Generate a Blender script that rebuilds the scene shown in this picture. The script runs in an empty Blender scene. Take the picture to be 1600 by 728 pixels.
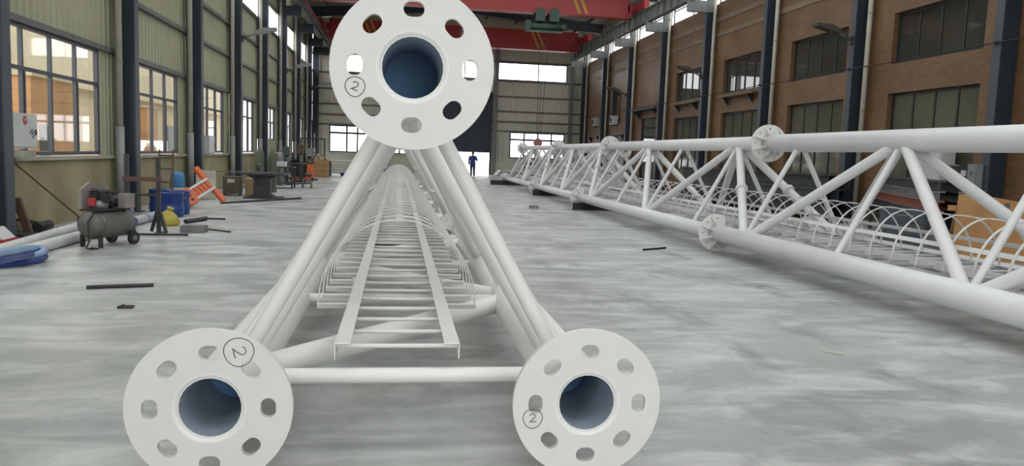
import bpy, bmesh, math, random
from mathutils import Vector, Matrix
random.seed(7)
PI = math.pi
scene = bpy.context.scene
COL = scene.collection

# ------------------------------------------------------------------ camera
FPX, CAM_H, VP, ROLL = 1190.0, 1.65, (622.0, 235.0), math.radians(2.06)
_c, _s = math.cos(ROLL), math.sin(ROLL)
_dx, _dy = VP[0] - 800, VP[1] - 364
_v = Vector((_c*_dx + _s*_dy, -_s*_dx + _c*_dy, FPX)).normalized()
_Z = Vector((0, -_v.z, _v.y)).normalized()
_X = _v.cross(_Z)
RW = Matrix((_X, _v, _Z))                       # rows: world axes in levelled camera axes
CAM = Vector((0, 0, CAM_H))
def ray(px, py):
    dx, dy = px - 800, py - 364
    return RW @ Vector((_c*dx + _s*dy, -_s*dx + _c*dy, FPX))
def at(px, py, X=None, Y=None, Z=None):         # photo pixel -> point on the plane X=, Y= or Z=
    r = ray(px, py)
    t = (X/r.x) if X is not None else (Y/r.y) if Y is not None else ((Z - CAM_H)/r.z)
    return CAM + r*t
cam_d = bpy.data.cameras.new('camera'); cam_o = bpy.data.objects.new('camera', cam_d)
COL.objects.link(cam_o)
rt = (ray(801, 364) - ray(800, 364)).normalized(); up = (ray(800, 363) - ray(800, 364)).normalized()
M = Matrix((rt, up, rt.cross(up))).transposed().to_4x4(); M.translation = CAM
cam_o.matrix_world = M
cam_d.sensor_width = 36; cam_d.lens = 36*FPX/1600; cam_d.clip_start = .05; cam_d.clip_end = 500
scene.camera = cam_o

# ------------------------------------------------------------------ world, exposure
SKY = 4.2
w = bpy.data.worlds.new('overcast_sky'); scene.world = w; w.use_nodes = True
nt = w.node_tree; bg = nt.nodes['Background']
bg.inputs[0].default_value = (.975, .995, 1.02, 1); bg.inputs[1].default_value = SKY
vs = scene.view_settings
vs.view_transform = 'Standard'; vs.look = 'None'; vs.gamma = 1; vs.exposure = 0.0; vs.use_curve_mapping = False
cy = scene.cycles
cy.use_denoising = True; cy.max_bounces = 8; cy.diffuse_bounces = 5; cy.glossy_bounces = 4
cy.transmission_bounces = 4; cy.transparent_max_bounces = 12; cy.caustics_reflective = False; cy.caustics_refractive = False
cy.sample_clamp_indirect = 6
def portal(name, loc, rot, sx, sy):              # guides the sky light through an opening of the hall
    l = bpy.data.lights.new(name, 'AREA'); l.shape = 'RECTANGLE'; l.size = sx; l.size_y = sy
    l.cycles.is_portal = True
    o = bpy.data.objects.new(name, l); o.location = loc; o.rotation_euler = rot; COL.objects.link(o)

# ------------------------------------------------------------------ materials
MATS = {}
def mat(name, col, rough=.5, metal=0., var=0., scale=3., col2=None, bump=0., bscale=40., spec=.5, stretch=None, detail=4.):
    if name in MATS: return MATS[name]
    m = bpy.data.materials.new(name); m.use_nodes = True; MATS[name] = m
    n = m.node_tree.nodes; L = m.node_tree.links; b = n['Principled BSDF']
    b.inputs['Roughness'].default_value = rough; b.inputs['Metallic'].default_value = metal
    b.inputs['Specular IOR Level'].default_value = spec
    b.inputs['Base Color'].default_value = (*col, 1)
    if var or col2 or bump:
        tc = n.new('ShaderNodeTexCoord'); mp = n.new('ShaderNodeMapping'); L.new(tc.outputs['Object'], mp.inputs[0])
        if stretch: mp.inputs['Scale'].default_value = stretch
    if var or col2:
        nz = n.new('ShaderNodeTexNoise'); nz.inputs['Scale'].default_value = scale; nz.inputs['Detail'].default_value = detail
        L.new(mp.outputs[0], nz.inputs['Vector'])
        r = n.new('ShaderNodeValToRGB'); r.color_ramp.elements[0].position = .35; r.color_ramp.elements[1].position = .68
        a = col; d = col2 or tuple(min(1, c*(1 + var)) for c in col)
        if not col2: a = tuple(c*(1 - var) for c in col)
        r.color_ramp.elements[0].color = (*a, 1); r.color_ramp.elements[1].color = (*d, 1)
        L.new(nz.outputs['Fac'], r.inputs[0]); L.new(r.outputs[0], b.inputs['Base Color'])
    if bump:
        nb = n.new('ShaderNodeTexNoise'); nb.inputs['Scale'].default_value = bscale
        L.new(mp.outputs[0], nb.inputs['Vector'])
        bp = n.new('ShaderNodeBump'); bp.inputs['Strength'].default_value = bump; bp.inputs['Distance'].default_value = .01
        L.new(nb.outputs['Fac'], bp.inputs['Height']); L.new(bp.outputs[0], b.inputs['Normal'])
    return m
def glass_clear(name, tint, gl=.9):
    m = bpy.data.materials.new(name); m.use_nodes = True; MATS[name] = m
    n = m.node_tree.nodes; L = m.node_tree.links; n.remove(n['Principled BSDF']); out = n['Material Output']
    t = n.new('ShaderNodeBsdfTransparent'); t.inputs[0].default_value = (*tint, 1)
    g = n.new('ShaderNodeBsdfGlossy'); g.inputs['Roughness'].default_value = .03
    lw = n.new('ShaderNodeLayerWeight'); lw.inputs[0].default_value = .5
    pw = n.new('ShaderNodeMath'); pw.operation = 'POWER'; pw.inputs[1].default_value = 5; L.new(lw.outputs['Facing'], pw.inputs[0])
    f = n.new('ShaderNodeMath'); f.operation = 'MULTIPLY_ADD'; f.inputs[1].default_value = gl; f.inputs[2].default_value = .03; L.new(pw.outputs[0], f.inputs[0])
    x = n.new('ShaderNodeMixShader'); L.new(f.outputs[0], x.inputs[0]); L.new(t.outputs[0], x.inputs[1]); L.new(g.outputs[0], x.inputs[2])
    L.new(x.outputs[0], out.inputs[0]); return m
def brick_mat(name, c1, c2, mortar, bw=.24, bh=.07, rough=.5, axis='YZ', msize=.008):
    m = bpy.data.materials.new(name); m.use_nodes = True; MATS[name] = m
    n = m.node_tree.nodes; L = m.node_tree.links; b = n['Principled BSDF']; b.inputs['Roughness'].default_value = rough
    tc = n.new('ShaderNodeTexCoord'); sp = n.new('ShaderNodeSeparateXYZ'); cb = n.new('ShaderNodeCombineXYZ')
    L.new(tc.outputs['Object'], sp.inputs[0]); L.new(sp.outputs[axis[0]], cb.inputs[0]); L.new(sp.outputs[axis[1]], cb.inputs[1])
    br = n.new('ShaderNodeTexBrick'); L.new(cb.outputs[0], br.inputs['Vector'])
    br.inputs['Color1'].default_value = (*c1, 1); br.inputs['Color2'].default_value = (*c2, 1); br.inputs['Mortar'].default_value = (*mortar, 1)
    br.inputs['Scale'].default_value = 1; br.inputs['Brick Width'].default_value = bw; br.inputs['Row Height'].default_value = bh
    br.inputs['Mortar Size'].default_value = msize
    nz = n.new('ShaderNodeTexNoise'); nz.inputs['Scale'].default_value = .7; nz.inputs['Detail'].default_value = 5
    L.new(tc.outputs['Object'], nz.inputs['Vector'])
    mx = n.new('ShaderNodeMixRGB'); mx.blend_type = 'MULTIPLY'; mx.inputs[0].default_value = .55
    rp = n.new('ShaderNodeValToRGB'); rp.color_ramp.elements[0].position = .3; rp.color_ramp.elements[0].color = (.45, .42, .4, 1)
    rp.color_ramp.elements[1].position = .7; rp.color_ramp.elements[1].color = (1.15, 1.12, 1.08, 1)
    L.new(nz.outputs['Fac'], rp.inputs[0]); L.new(br.outputs[0], mx.inputs[1]); L.new(rp.outputs[0], mx.inputs[2]); L.new(mx.outputs[0], b.inputs['Base Color'])
    bp = n.new('ShaderNodeBump'); bp.inputs['Strength'].default_value = .4; bp.inputs['Distance'].default_value = .01; bp.invert = True
    L.new(br.outputs['Fac'], bp.inputs['Height']); L.new(bp.outputs[0], b.inputs['Normal'])
    return m
def floor_mat():
    m = bpy.data.materials.new('concrete_floor'); m.use_nodes = True
    n = m.node_tree.nodes; L = m.node_tree.links; b = n['Principled BSDF']
    tc = n.new('ShaderNodeTexCoord')
    def noise(scale, detail, stretch, lo, hi, dist=0.):
        mp = n.new('ShaderNodeMapping'); mp.inputs['Scale'].default_value = stretch; L.new(tc.outputs['Object'], mp.inputs[0])
        z = n.new('ShaderNodeTexNoise'); z.inputs['Scale'].default_value = scale; z.inputs['Detail'].default_value = detail
        z.inputs['Roughness'].default_value = .62; z.inputs['Distortion'].default_value = dist
        L.new(mp.outputs[0], z.inputs['Vector'])
        r = n.new('ShaderNodeMapRange'); r.inputs[1].default_value = lo; r.inputs[2].default_value = hi; L.new(z.outputs['Fac'], r.inputs[0])
        return r.outputs[0]
    def mix(fac, a, c, blend='MIX'):
        x = n.new('ShaderNodeMixRGB'); x.blend_type = blend
        if isinstance(fac, float): x.inputs[0].default_value = fac
        else: L.new(fac, x.inputs[0])
        for i, q in ((1, a), (2, c)):
            if isinstance(q, tuple): x.inputs[i].default_value = (*q, 1)
            else: L.new(q, x.inputs[i])
        return x.outputs[0]
    base = mix(noise(.35, 6, (1, 1, 1), .32, .68), (.275, .288, .28), (.43, .44, .425))
    base = mix(noise(1.7, 8, (.55, 1.4, 1), .45, .66, .6), base, (.56, .57, .555))     # dusty overspray streaks
    base = mix(noise(.9, 7, (1.3, .6, 1), .54, .70, .3), base, (.20, .207, .197))     # damp and tyre-dirty areas
    base = mix(noise(9., 5, (1, 1, 1), .62, .80), base, (.22, .22, .21))           # spots
    L.new(base, b.inputs['Base Color'])
    r = n.new('ShaderNodeMapRange'); r.inputs[3].default_value = .28; r.inputs[4].default_value = .55
    L.new(noise(.8, 5, (1, 1, 1), .35, .65), r.inputs[0]); L.new(r.outputs[0], b.inputs['Roughness'])
    b.inputs['Specular IOR Level'].default_value = .5
    z = n.new('ShaderNodeTexNoise'); z.inputs['Scale'].default_value = 22; L.new(tc.outputs['Object'], z.inputs['Vector'])
    bp = n.new('ShaderNodeBump'); bp.inputs['Strength'].default_value = .12; bp.inputs['Distance'].default_value = .006
    L.new(z.outputs['Fac'], bp.inputs['Height']); L.new(bp.outputs[0], b.inputs['Normal'])
    return m

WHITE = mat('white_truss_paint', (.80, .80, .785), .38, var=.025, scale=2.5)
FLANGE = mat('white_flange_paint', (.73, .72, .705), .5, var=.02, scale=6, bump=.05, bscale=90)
WHITE_B = mat('truss_white_dimmed', (.71, .715, .715), .38, var=.03, scale=2.5)  # same white paint, greyed to stand in for weaker light on these trusses
BOREB = mat('bore_haze_blue', (.13, .27, .46), .6, var=.1)  # blue stands in for the haze in the bores
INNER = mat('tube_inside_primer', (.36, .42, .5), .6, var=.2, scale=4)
INK = mat('marker_ink', (.10, .10, .11), .6)
NAVY = mat('dark_column_paint', (.022, .032, .048), .45, var=.15, scale=1.2)
NAVY_LIT = mat('column_paint_lit', (.062, .073, .088), .45, var=.1, scale=1.5)  # column paint lightened to imitate light on the aisle flange
CREAM = mat('cream_wall_sheet', (.40, .40, .275), .34, var=.06, scale=.8)
FARSHEET = mat('grey_far_wall_sheet', (.64, .635, .53), .45, var=.05, scale=.5)
GIRT = mat('grey_girt', (.135, .135, .13), .5, var=.1)
DADO = mat('stained_plaster', (.37, .33, .195), .8, col2=(.24, .21, .125), scale=1.1, detail=8, bump=.1, stretch=(1, 1, .5))
SILL = mat('pale_sill', (.36, .345, .28), .45, var=.2, scale=2)
FRAME = mat('window_frame_grey', (.055, .06, .075), .4)
FRAME_R = mat('dark_window_frame', (.02, .025, .022), .4)
GLASS = glass_clear('clear_pane', (.93, .93, .9))
FROST = glass_clear('bright_pane', (.97, .97, .97), .15)
GLASS_R = mat('dark_reflecting_pane', (.05, .054, .044), .03, spec=.75, var=.2, scale=.4)
GLASS_L = mat('lower_dull_pane', (.115, .11, .08), .08, spec=.5, var=.15, scale=.4)
BRICK_R = brick_mat('brown_brick', (.225, .125, .058), (.175, .094, .043), (.155, .098, .055))
BRICK_O = brick_mat('orange_brick', (.74, .40, .20), (.66, .34, .165), (.5, .33, .2), bh=.09)
BAND = mat('pale_brown_tone', (.21, .155, .10), .7, var=.15, scale=1)
PIPE_C = mat('cream_pipe', (.44, .42, .34), .4, var=.08)
PIPE_G = mat('grey_pipe', (.27, .28, .26), .45, var=.12)
ROOF = mat('roof_sheet', (.33, .33, .32), .6, var=.06)
BEAM = mat('roof_beam_paint', (.05, .065, .085), .5, var=.1)
RUNW = mat('runway_paint', (.19, .205, .195), .5, var=.1)
RED = mat('crane_red', (.42, .035, .05), .4, col2=(.40, .05, .035), scale=.35)
YELLOW = mat('hazard_yellow', (.55, .36, .06), .5)
BLACK = mat('black_paint', (.015, .015, .016), .5)
DKSTEEL = mat('dark_steel', (.05, .05, .052), .55, metal=.3, var=.25, scale=6)
STEEL = mat('worn_steel', (.22, .22, .215), .45, metal=.6, var=.2, scale=5)
RUST = mat('rusty_steel', (.14, .075, .05), .75, col2=(.085, .06, .05), scale=7)
ORANGE = mat('orange_red_paint', (.62, .125, .045), .45, var=.1)
BLUE = mat('blue_plastic', (.018, .05, .22), .35, var=.15)
LBLUE = mat('light_blue_hose', (.22, .34, .52), .4, var=.15)
WHITEP = mat('white_plastic', (.55, .56, .55), .4, var=.06)
GREYP = mat('grey_plastic', (.24, .26, .26), .5, var=.1)
GREENM = mat('machine_green', (.05, .085, .065), .45, var=.15)
OLIVE = mat('olive_cylinder', (.085, .105, .07), .45, var=.15)
WOOD = mat('raw_wood', (.42, .25, .11), .7, col2=(.30, .165, .07), scale=3, stretch=(1, 1, 6))
PLY = mat('plywood_face', (.46, .25, .10), .65, col2=(.34, .17, .065), scale=2.2, detail=7)
CARD = mat('cardboard', (.36, .26, .14), .8, var=.1)
BROWN = mat('brown_case', (.10, .075, .055), .55, var=.15)
PAPER = mat('paper', (.52, .47, .38), .8, var=.04)
RUBBER = mat('black_rubber', (.02, .02, .02), .7)
EXTCREAM = mat('outside_render', (.70, .58, .44), .8, var=.08, scale=.5)
EXTPALE = mat('outside_pale_band', (.66, .58, .46), .8, var=.06)
GROUND = mat('outside_ground', (.55, .54, .51), .8, var=.1)
SHUT = mat('shutter_slate', (.042, .055, .075), .5, var=.08)

# ------------------------------------------------------------------ mesh helpers
class MB:
    def __init__(s): s.v = []; s.f = []; s.sm = []
    def add(s, vs, fs, smooth=False):
        o = len(s.v); s.v += [tuple(v) for v in vs]
        for f in fs: s.f.append(tuple(i + o for i in f)); s.sm.append(smooth)
        return s
    def box(s, x0, x1, y0, y1, z0, z1):
        vs = [(x, y, z) for z in (z0, z1) for y in (y0, y1) for x in (x0, x1)]
        return s.add(vs, [(0, 2, 3, 1), (4, 5, 7, 6), (0, 1, 5, 4), (2, 6, 7, 3), (0, 4, 6, 2), (1, 3, 7, 5)])
    def obox(s, p0, p1, wd, ht, up=(0, 0, 1)):     # box along p0-p1, width wd sideways, height ht along up
        p0, p1, up = Vector(p0), Vector(p1), Vector(up); d = (p1 - p0).normalized()
        sd = d.cross(up).normalized(); u = sd.cross(d)
        vs = [p + sd*a*wd/2 + u*b*ht/2 for p in (p0, p1) for a, b in ((-1, -1), (1, -1), (1, 1), (-1, 1))]
        return s.add(vs, [(0, 1, 2, 3), (7, 6, 5, 4), (0, 4, 5, 1), (1, 5, 6, 2), (2, 6, 7, 3), (3, 7, 4, 0)])
    def cyl(s, p0, p1, r0, r1=None, n=16, caps=True):
        r1 = r0 if r1 is None else r1
        p0, p1 = Vector(p0), Vector(p1); d = (p1 - p0).normalized()
        a = d.orthogonal().normalized(); b = d.cross(a)
        vs = []
        for p, r in ((p0, r0), (p1, r1)):
            vs += [p + (a*math.cos(2*PI*i/n) + b*math.sin(2*PI*i/n))*r for i in range(n)]
        s.add(vs, [(i, (i + 1) % n, n + (i + 1) % n, n + i) for i in range(n)], True)
        if caps: s.add(vs, [tuple(range(n))[::-1], tuple(range(n, 2*n))])
        return s
    def lathe(s, base, axis, prof, n=20):          # prof: (distance along axis, radius)
        base, d = Vector(base), Vector(axis).normalized(); a = d.orthogonal().normalized(); b = d.cross(a)
        vs = []
        for t, r in prof: vs += [base + d*t + (a*math.cos(2*PI*i/n) + b*math.sin(2*PI*i/n))*r for i in range(n)]
        fs = [(k*n + i, k*n + (i + 1) % n, (k + 1)*n + (i + 1) % n, (k + 1)*n + i) for k in range(len(prof) - 1) for i in range(n)]
        return s.add(vs, fs, True)
    def ring(s, p0, p1, ro, ri, n=32):              # hollow tube
        p0, p1 = Vector(p0), Vector(p1); d = (p1 - p0).normalized(); a = d.orthogonal().normalized(); b = d.cross(a)
        L = []
        for p, r in ((p0, ro), (p1, ro), (p1, ri), (p0, ri)):
            L += [p + (a*math.cos(2*PI*i/n) + b*math.sin(2*PI*i/n))*r for i in range(n)]
        for k in range(4):
            k2 = (k + 1) % 4
            s.add(L, [(k*n + i, k*n + (i + 1) % n, k2*n + (i + 1) % n, k2*n + i) for i in range(n)], k in (0, 2))
        return s
    def saddle(s, p, q, r, c0, r0, c1, r1, n=18):   # tube from chord to chord, ends cut to the chord skins (chords run along Y)
        p, q = Vector(p), Vector(q); d = (q - p).normalized(); a = d.orthogonal().normalized(); b = d.cross(a); vs = []
        for c, rc, sg in ((c0, r0, -1), (c1, r1, 1)):
            for i in range(n):
                o = (p + q)/2 + (a*math.cos(2*PI*i/n) + b*math.sin(2*PI*i/n))*r; e = d*sg
                fx, fz = o.x - c[0], o.z - c[2]; A = e.x*e.x + e.z*e.z; B = fx*e.x + fz*e.z; Cc = fx*fx + fz*fz - (rc - .003)**2
                D = max(0, B*B - A*Cc); vs.append(o + e*((-B - math.sqrt(D))/A))
        return s.add(vs, [(i, (i + 1) % n, n + (i + 1) % n, n + i) for i in range(n)], True)
    def path(s, pts, r, n=8, closed=False):         # round bar along a polyline
        pts = [Vector(p) for p in pts]; m = len(pts); vs = []; ref = None
        for k, p in enumerate(pts):
            q0 = pts[k - 1] if (k or closed) else p; q1 = pts[(k + 1) % m] if (k < m - 1 or closed) else p
            d = (q1 - q0).normalized()
            a = (ref - d*ref.dot(d)).normalized() if ref is not None and (ref - d*ref.dot(d)).length > 1e-4 else d.orthogonal().normalized()
            ref = a; b = d.cross(a)
            vs += [p + (a*math.cos(2*PI*i/n) + b*math.sin(2*PI*i/n))*r for i in range(n)]
        K = m if closed else m - 1
        s.add(vs, [(k*n + i, k*n + (i + 1) % n, ((k + 1) % m)*n + (i + 1) % n, ((k + 1) % m)*n + i) for k in range(K) for i in range(n)], True)
        if not closed: s.add(vs, [tuple(range(n))[::-1], tuple(range((m - 1)*n, m*n))])
        return s
    def prism(s, poly, axis, a0, a1):               # polygon in the two other axes, extruded along axis
        def P(u, v, t): return {'x': (t, u, v), 'y': (u, t, v), 'z': (u, v, t)}[axis]
        n = len(poly); vs = [P(u, v, a0) for u, v in poly] + [P(u, v, a1) for u, v in poly]
        return s.add(vs, [tuple(range(n))[::-1], tuple(range(n, 2*n))] + [(i, (i + 1) % n, n + (i + 1) % n, n + i) for i in range(n)])
    def mesh(s, name):
        me = bpy.data.meshes.new(name); me.from_pydata(s.v, [], s.f)
        me.polygons.foreach_set('use_smooth', s.sm); me.validate()
        b = bmesh.new(); b.from_mesh(me); bmesh.ops.remove_doubles(b, verts=b.verts, dist=1e-5); bmesh.ops.recalc_face_normals(b, faces=b.faces); b.to_mesh(me); b.free()
        return me
    def build(s, name, m, parent=None, **kw): return link(name, s.mesh(name), m, parent, **kw)
def link(name, me, m, parent=None, loc=None, rz=None, **kw):
    o = bpy.data.objects.new(name, me); COL.objects.link(o)
    if m and not me.materials: me.materials.append(m)
    if parent: o.parent = parent
    if loc is not None: o.location = loc
    if rz is not None: o.rotation_euler = (0, 0, rz)
    tag(o, **kw); return o
def tag(o, label=None, cat=None, group=None, kind=None):
    if label: o['label'] = label
    if cat: o['category'] = cat
    if group: o['group'] = group
    if kind: o['kind'] = kind
    return o
def thing(name, label, cat, loc=(0, 0, 0), rz=0, group=None):
    o = bpy.data.objects.new(name, None); COL.objects.link(o); o.empty_display_size = .2
    o.location = loc; o.rotation_euler = (0, 0, rz); return tag(o, label, cat, group)
def copy_tree(o, loc=None, parent=None, label=None, group=None, rz=None):
    c = o.copy(); COL.objects.link(c); c.parent = parent
    if loc is not None: c.location = loc
    if rz is not None: c.rotation_euler = (0, 0, rz)
    if label: c['label'] = label
    if group: c['group'] = group
    for ch in [k for k in o.children if k.name != c.name]: copy_tree(ch, parent=c)
    return c
def struct(name, mb, m, **kw): return mb.build(name, m, kind='structure', **kw)

# ------------------------------------------------------------------ the hall
XL, XR = -6.45, 14.60            # inner wall faces
Y0, Y1 = -12.0, 60.0             # open rear end, far gable
LCOL = [-5 + 6*k for k in range(11)]            # column lines on the panelled side: -5 ... 55
RCOL = [16.7 + 6.05*k for k in range(-4, 8)]     # column lines on the brick side
EAVE, RIDGE, XM = 11.3, 12.3, 4.1

f = MB().box(XL - .4, XR + .4, Y0, Y1 + .3, -.2, 0); struct('floor', f, floor_mat(), label='grey power-floated concrete floor with pale dust streaks', cat='floor')
g = MB().box(-90, 100, -90, 160, -.5, -.21); struct('ground_outside', g, GROUND, label='pale concrete yard outside the hall', cat='ground')

# ---- left wall
wl = struct('wall_left', MB().box(XL - .28, XL, Y0, Y1, 0, 1.24), DADO, label='stained ochre dado wall with panelled sheeting above', cat='wall')
def ribbed(y0, y1, z0, z1, x, dep=.03, pitch=.26, axis='Y'):
    pts = []; n = max(1, int(round((y1 - y0)/pitch))); p = (y1 - y0)/n
    for i in range(n):
        b = y0 + i*p
        pts += [(b, 0), (b + p*.72, 0), (b + p*.79, dep), (b + p*.93, dep)]
    pts.append((y1, 0))
    mb = MB(); vs = []
    for z in (z0, z1):
        for t, d in pts: vs.append((x + d, t, z) if axis == 'Y' else (t, x - d, z))
    k = len(pts)
    return mb.add(vs, [(i, i + 1, k + i + 1, k + i) for i in range(k - 1)])
nwin = [0]
def wname(): nwin[0] += 1; return 'window_%d' % nwin[0]
def window_x(x, y0, y1, z0, z1, ny, rows, fm, gm, fw=.07, dep=.09, label='', sash=False, bar=.055, pane_x=0.):
    """window in a wall of constant X: outer frame, mullions, transoms, panes"""
    w_ = MB()
    for a, b, c, d in ((y0, y1, z0, z0 + fw), (y0, y1, z1 - fw, z1), (y0, y0 + fw, z0 + fw, z1 - fw), (y1 - fw, y1, z0 + fw, z1 - fw)):
        w_.box(x - dep/2, x + dep/2, a, b, c, d)
    o = struct(wname(), w_, fm, label=label, cat='window')
    st = (y1 - y0 - fw)/ny; zs = [z0 + fw*.5] + list(rows) + [z1 - fw*.5]
    for i in range(1, ny):
        yy = y0 + fw/2 + i*st
        MB().box(x - dep*.4, x + dep*.4, yy - bar/2, yy + bar/2, z0 + fw, z1 - fw).build('mullion', fm, o)
    for r in rows:
        MB().box(x - dep*.45, x + dep*.45, y0 + fw, y1 - fw, r - bar*.6, r + bar*.6).build('transom', fm, o)
    for i in range(ny):
        for k in range(len(zs) - 1):
            ya, yb = y0 + fw/2 + i*st, y0 + fw/2 + (i + 1)*st
            MB().box(x + pane_x - .004, x + pane_x + .004, ya + .005, yb - .005, zs[k] + .005, zs[k + 1] - .005).build('pane', gm, o)
            if sash and k == 0 and i % 2 == 1:
                t = .035
                for a, b in ((ya + .03, ya + .03 + t), (yb - .03 - t, yb - .03)):
                    MB().box(x + .01, x + .045, a, b, zs[k] + .04, zs[k + 1] - .04).build('sash_stile', fm, o)
    return o
def window_y(y, x0, x1, z0, z1, xs, rows, fm, gm, fw=.08, dep=.1, label='', bar=.06):
    w_ = MB()
    for a, b, c, d in ((x0, x1, z0, z0 + fw), (x0, x1, z1 - fw, z1), (x0, x0 + fw, z0 + fw, z1 - fw), (x1 - fw, x1, z0 + fw, z1 - fw)):
        w_.box(a, b, y - dep/2, y + dep/2, c, d)
    o = struct(wname(), w_, fm, label=label, cat='window')
    X = [x0 + fw/2] + list(xs) + [x1 - fw/2]; Zs = [z0 + fw/2] + list(rows) + [z1 - fw/2]
    for q in xs: MB().box(q - bar/2, q + bar/2, y - dep*.4, y + dep*.4, z0 + fw, z1 - fw).build('mullion', fm, o)
    for q in rows: MB().box(x0 + fw, x1 - fw, y - dep*.45, y + dep*.45, q - bar*.6, q + bar*.6).build('transom', fm, o)
    for i in range(len(X) - 1):
        for k in range(len(Zs) - 1):
            MB().box(X[i] + .005, X[i + 1] - .005, y - .004, y + .004, Zs[k] + .005, Zs[k + 1] - .005).build('pane', gm, o)
    return o

ROWS = [3.65, 5.0, 6.2, 7.4]
for yc in LCOL:
    ye = min(yc + 6, Y1)
    if yc < 7:                                   # bays behind or beside the camera: sheeting only
        ribbed(yc, ye, 1.24, EAVE, XL - .06).build('cladding_panel', CREAM, wl); continue
    for z0, z1 in zip(ROWS[:-1], ROWS[1:]):
        ribbed(yc, ye, z0, z1, XL - .07).build('cladding_panel', CREAM, wl)
    ribbed(yc, ye, 8.7, EAVE, XL - .07).build('cladding_panel', CREAM, wl)
    MB().box(XL - .07, XL + .02, yc, ye, 8.62, 8.74).build('girt', GIRT, wl)
    for z in ROWS: MB().box(XL - .06, XL + .055, yc, ye, z - .055, z + .055).build('girt', GIRT, wl)
    we = min(yc + 4.97, Y1 - .9)
    short = yc in (37, 49)
    ribbed(we, ye, 1.3, 3.6, XL - .05, pitch=.2).build('cladding_panel', CREAM, wl)
    MB().box(XL - .16, XL + .07, yc, ye, 1.24, 1.31).build('sill', SILL, wl)
    if short: ribbed(yc + .3, we, 1.3, 1.95, XL - .05).build('cladding_panel', CREAM, wl)
    nth = {7: 'beside the near edge post', 13: 'behind the white switch box with red sticker', 19: 'above the blue drums and white sack', 25: 'above the orange frame and brown case',
           31: 'above the pedestal table', 37: 'shorter, above pale sheeting by the cylinders', 43: 'past the cylinders', 49: 'shorter, behind the steel rack', 55: 'next to the far gable'}[yc]
    window_x(XL - .06, yc + .42, we, 1.95 if short else 1.33, 3.6, 4, [2.84], FRAME, GLASS, label='grey framed gridded window in the panelled wall, ' + nth, sash=True)
    nb = 16
    o = window_x(XL - .05, yc + .3, ye - .25, 7.46, 8.64, nb, [], MATS['grey_girt'], FROST, label='bright ribbed clerestory strip high in the panelled wall, ' + nth, fw=.05, bar=.05, dep=.02)

# ---- columns and downpipes, left
def h_column(name, xa, sgn, ztop, label, group, neary=0):
    """H section: web across the hall, flanges parallel to the wall; local origin at the base on the aisle side"""
    t = thing(name, label, 'column', group=group)
    MB().box(min(0, -sgn*.03), max(0, -sgn*.03), -.13, .13, .02, ztop).build('flange', NAVY_LIT, t)
    MB().box(min(-sgn*.41, -sgn*.44), max(-sgn*.41, -sgn*.44), -.13, .13, .02, ztop).build('flange', NAVY, t)
    MB().box(min(-sgn*.03, -sgn*.41), max(-sgn*.03, -sgn*.41), -.095, .02, .02, ztop).build('web', NAVY, t)
    MB().box(-sgn*.24 - .32, -sgn*.24 + .32, -.2, .2, 0, .02).build('base_plate', DKSTEEL, t)
    cm = NAVY if sgn > 0 else RUNW
    xs = sorted((-sgn*.43, sgn*(.74 if sgn > 0 else .9)))
    c = MB().box(xs[0], xs[1], -.13, .13, 8.58, 9.1).build('corbel', cm, t)
    xs = sorted((-sgn*.42, -sgn*.07)); MB().box(xs[0], xs[1], -.12, .12, 9.1, 11.2 if sgn > 0 else 10.9).build('upper_post', BEAM if sgn > 0 else RUNW, t)
    return t
LWHERE = {7: 'at the near edge post', 13: 'by the white switch box with red sticker', 19: 'behind the blue drums and steel stand', 25: 'behind the orange frame', 31: 'behind the pedestal table', 37: 'by the olive gas cylinders', 43: 'behind the drilling machines', 49: 'by the orange pallet jack', 55: 'by the rod rack', 59.7: 'in the corner of the far gable'}
RWHERE = {0: 'outside the near bay', 1: 'beside the notices and switch boxes', 2: 'behind the upper flange of the long truss', 3: 'with a wall lamp, between two windows', 4: 'with a wall lamp over the reflecting window', 5: 'beside the dark door', 6: 'with a lamp and an air conditioner', 7: 'between the two air conditioners', 8: 'in the corner of the far gable'}
lc = h_column('steel_column', 0, 1, 9.0, 'dark navy steel H column against the panelled wall with gridded windows', 'columns along the panelled wall')
lc.location = (-6.0, 13, 0)
del lc['group']; lc['label'] = 'dark navy steel H column ' + LWHERE[13]
for y in [7] + LCOL[4:] + [59.7]:
    if y != 13: copy_tree(lc, (-6.0, y, 0), label='dark navy steel H column ' + LWHERE[y])
def downpipe(x, label, group, split):
    t = thing('downpipe', label, 'pipe', group=group)
    MB().cyl((0, 0, split), (0, 0, 10.9), .075, n=14).build('pipe', PIPE_C, t)
    if split > .1:
        MB().cyl((0, 0, 0), (0, 0, split + .02), .095, n=14).build('lower_sleeve', PIPE_G, t)
    for z in (3.4, 6.4, 9.2): MB().ring((0, 0, z), (0, 0, z + .04), .085, .07, n=14).build('clip', PIPE_G, t)
    return t
lp = downpipe(0, 'cream downpipe with grey lower sleeve beside a navy column', 'downpipes along the panelled wall', 1.95); lp.location = (-6.27, 18.62, 0)
del lp['group']; lp['label'] = 'cream downpipe with grey lower sleeve ' + LWHERE[19]
for y in LCOL[5:]: copy_tree(lp, (-6.27, y - .38, 0), label='cream downpipe with grey lower sleeve ' + LWHERE[y])

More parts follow.
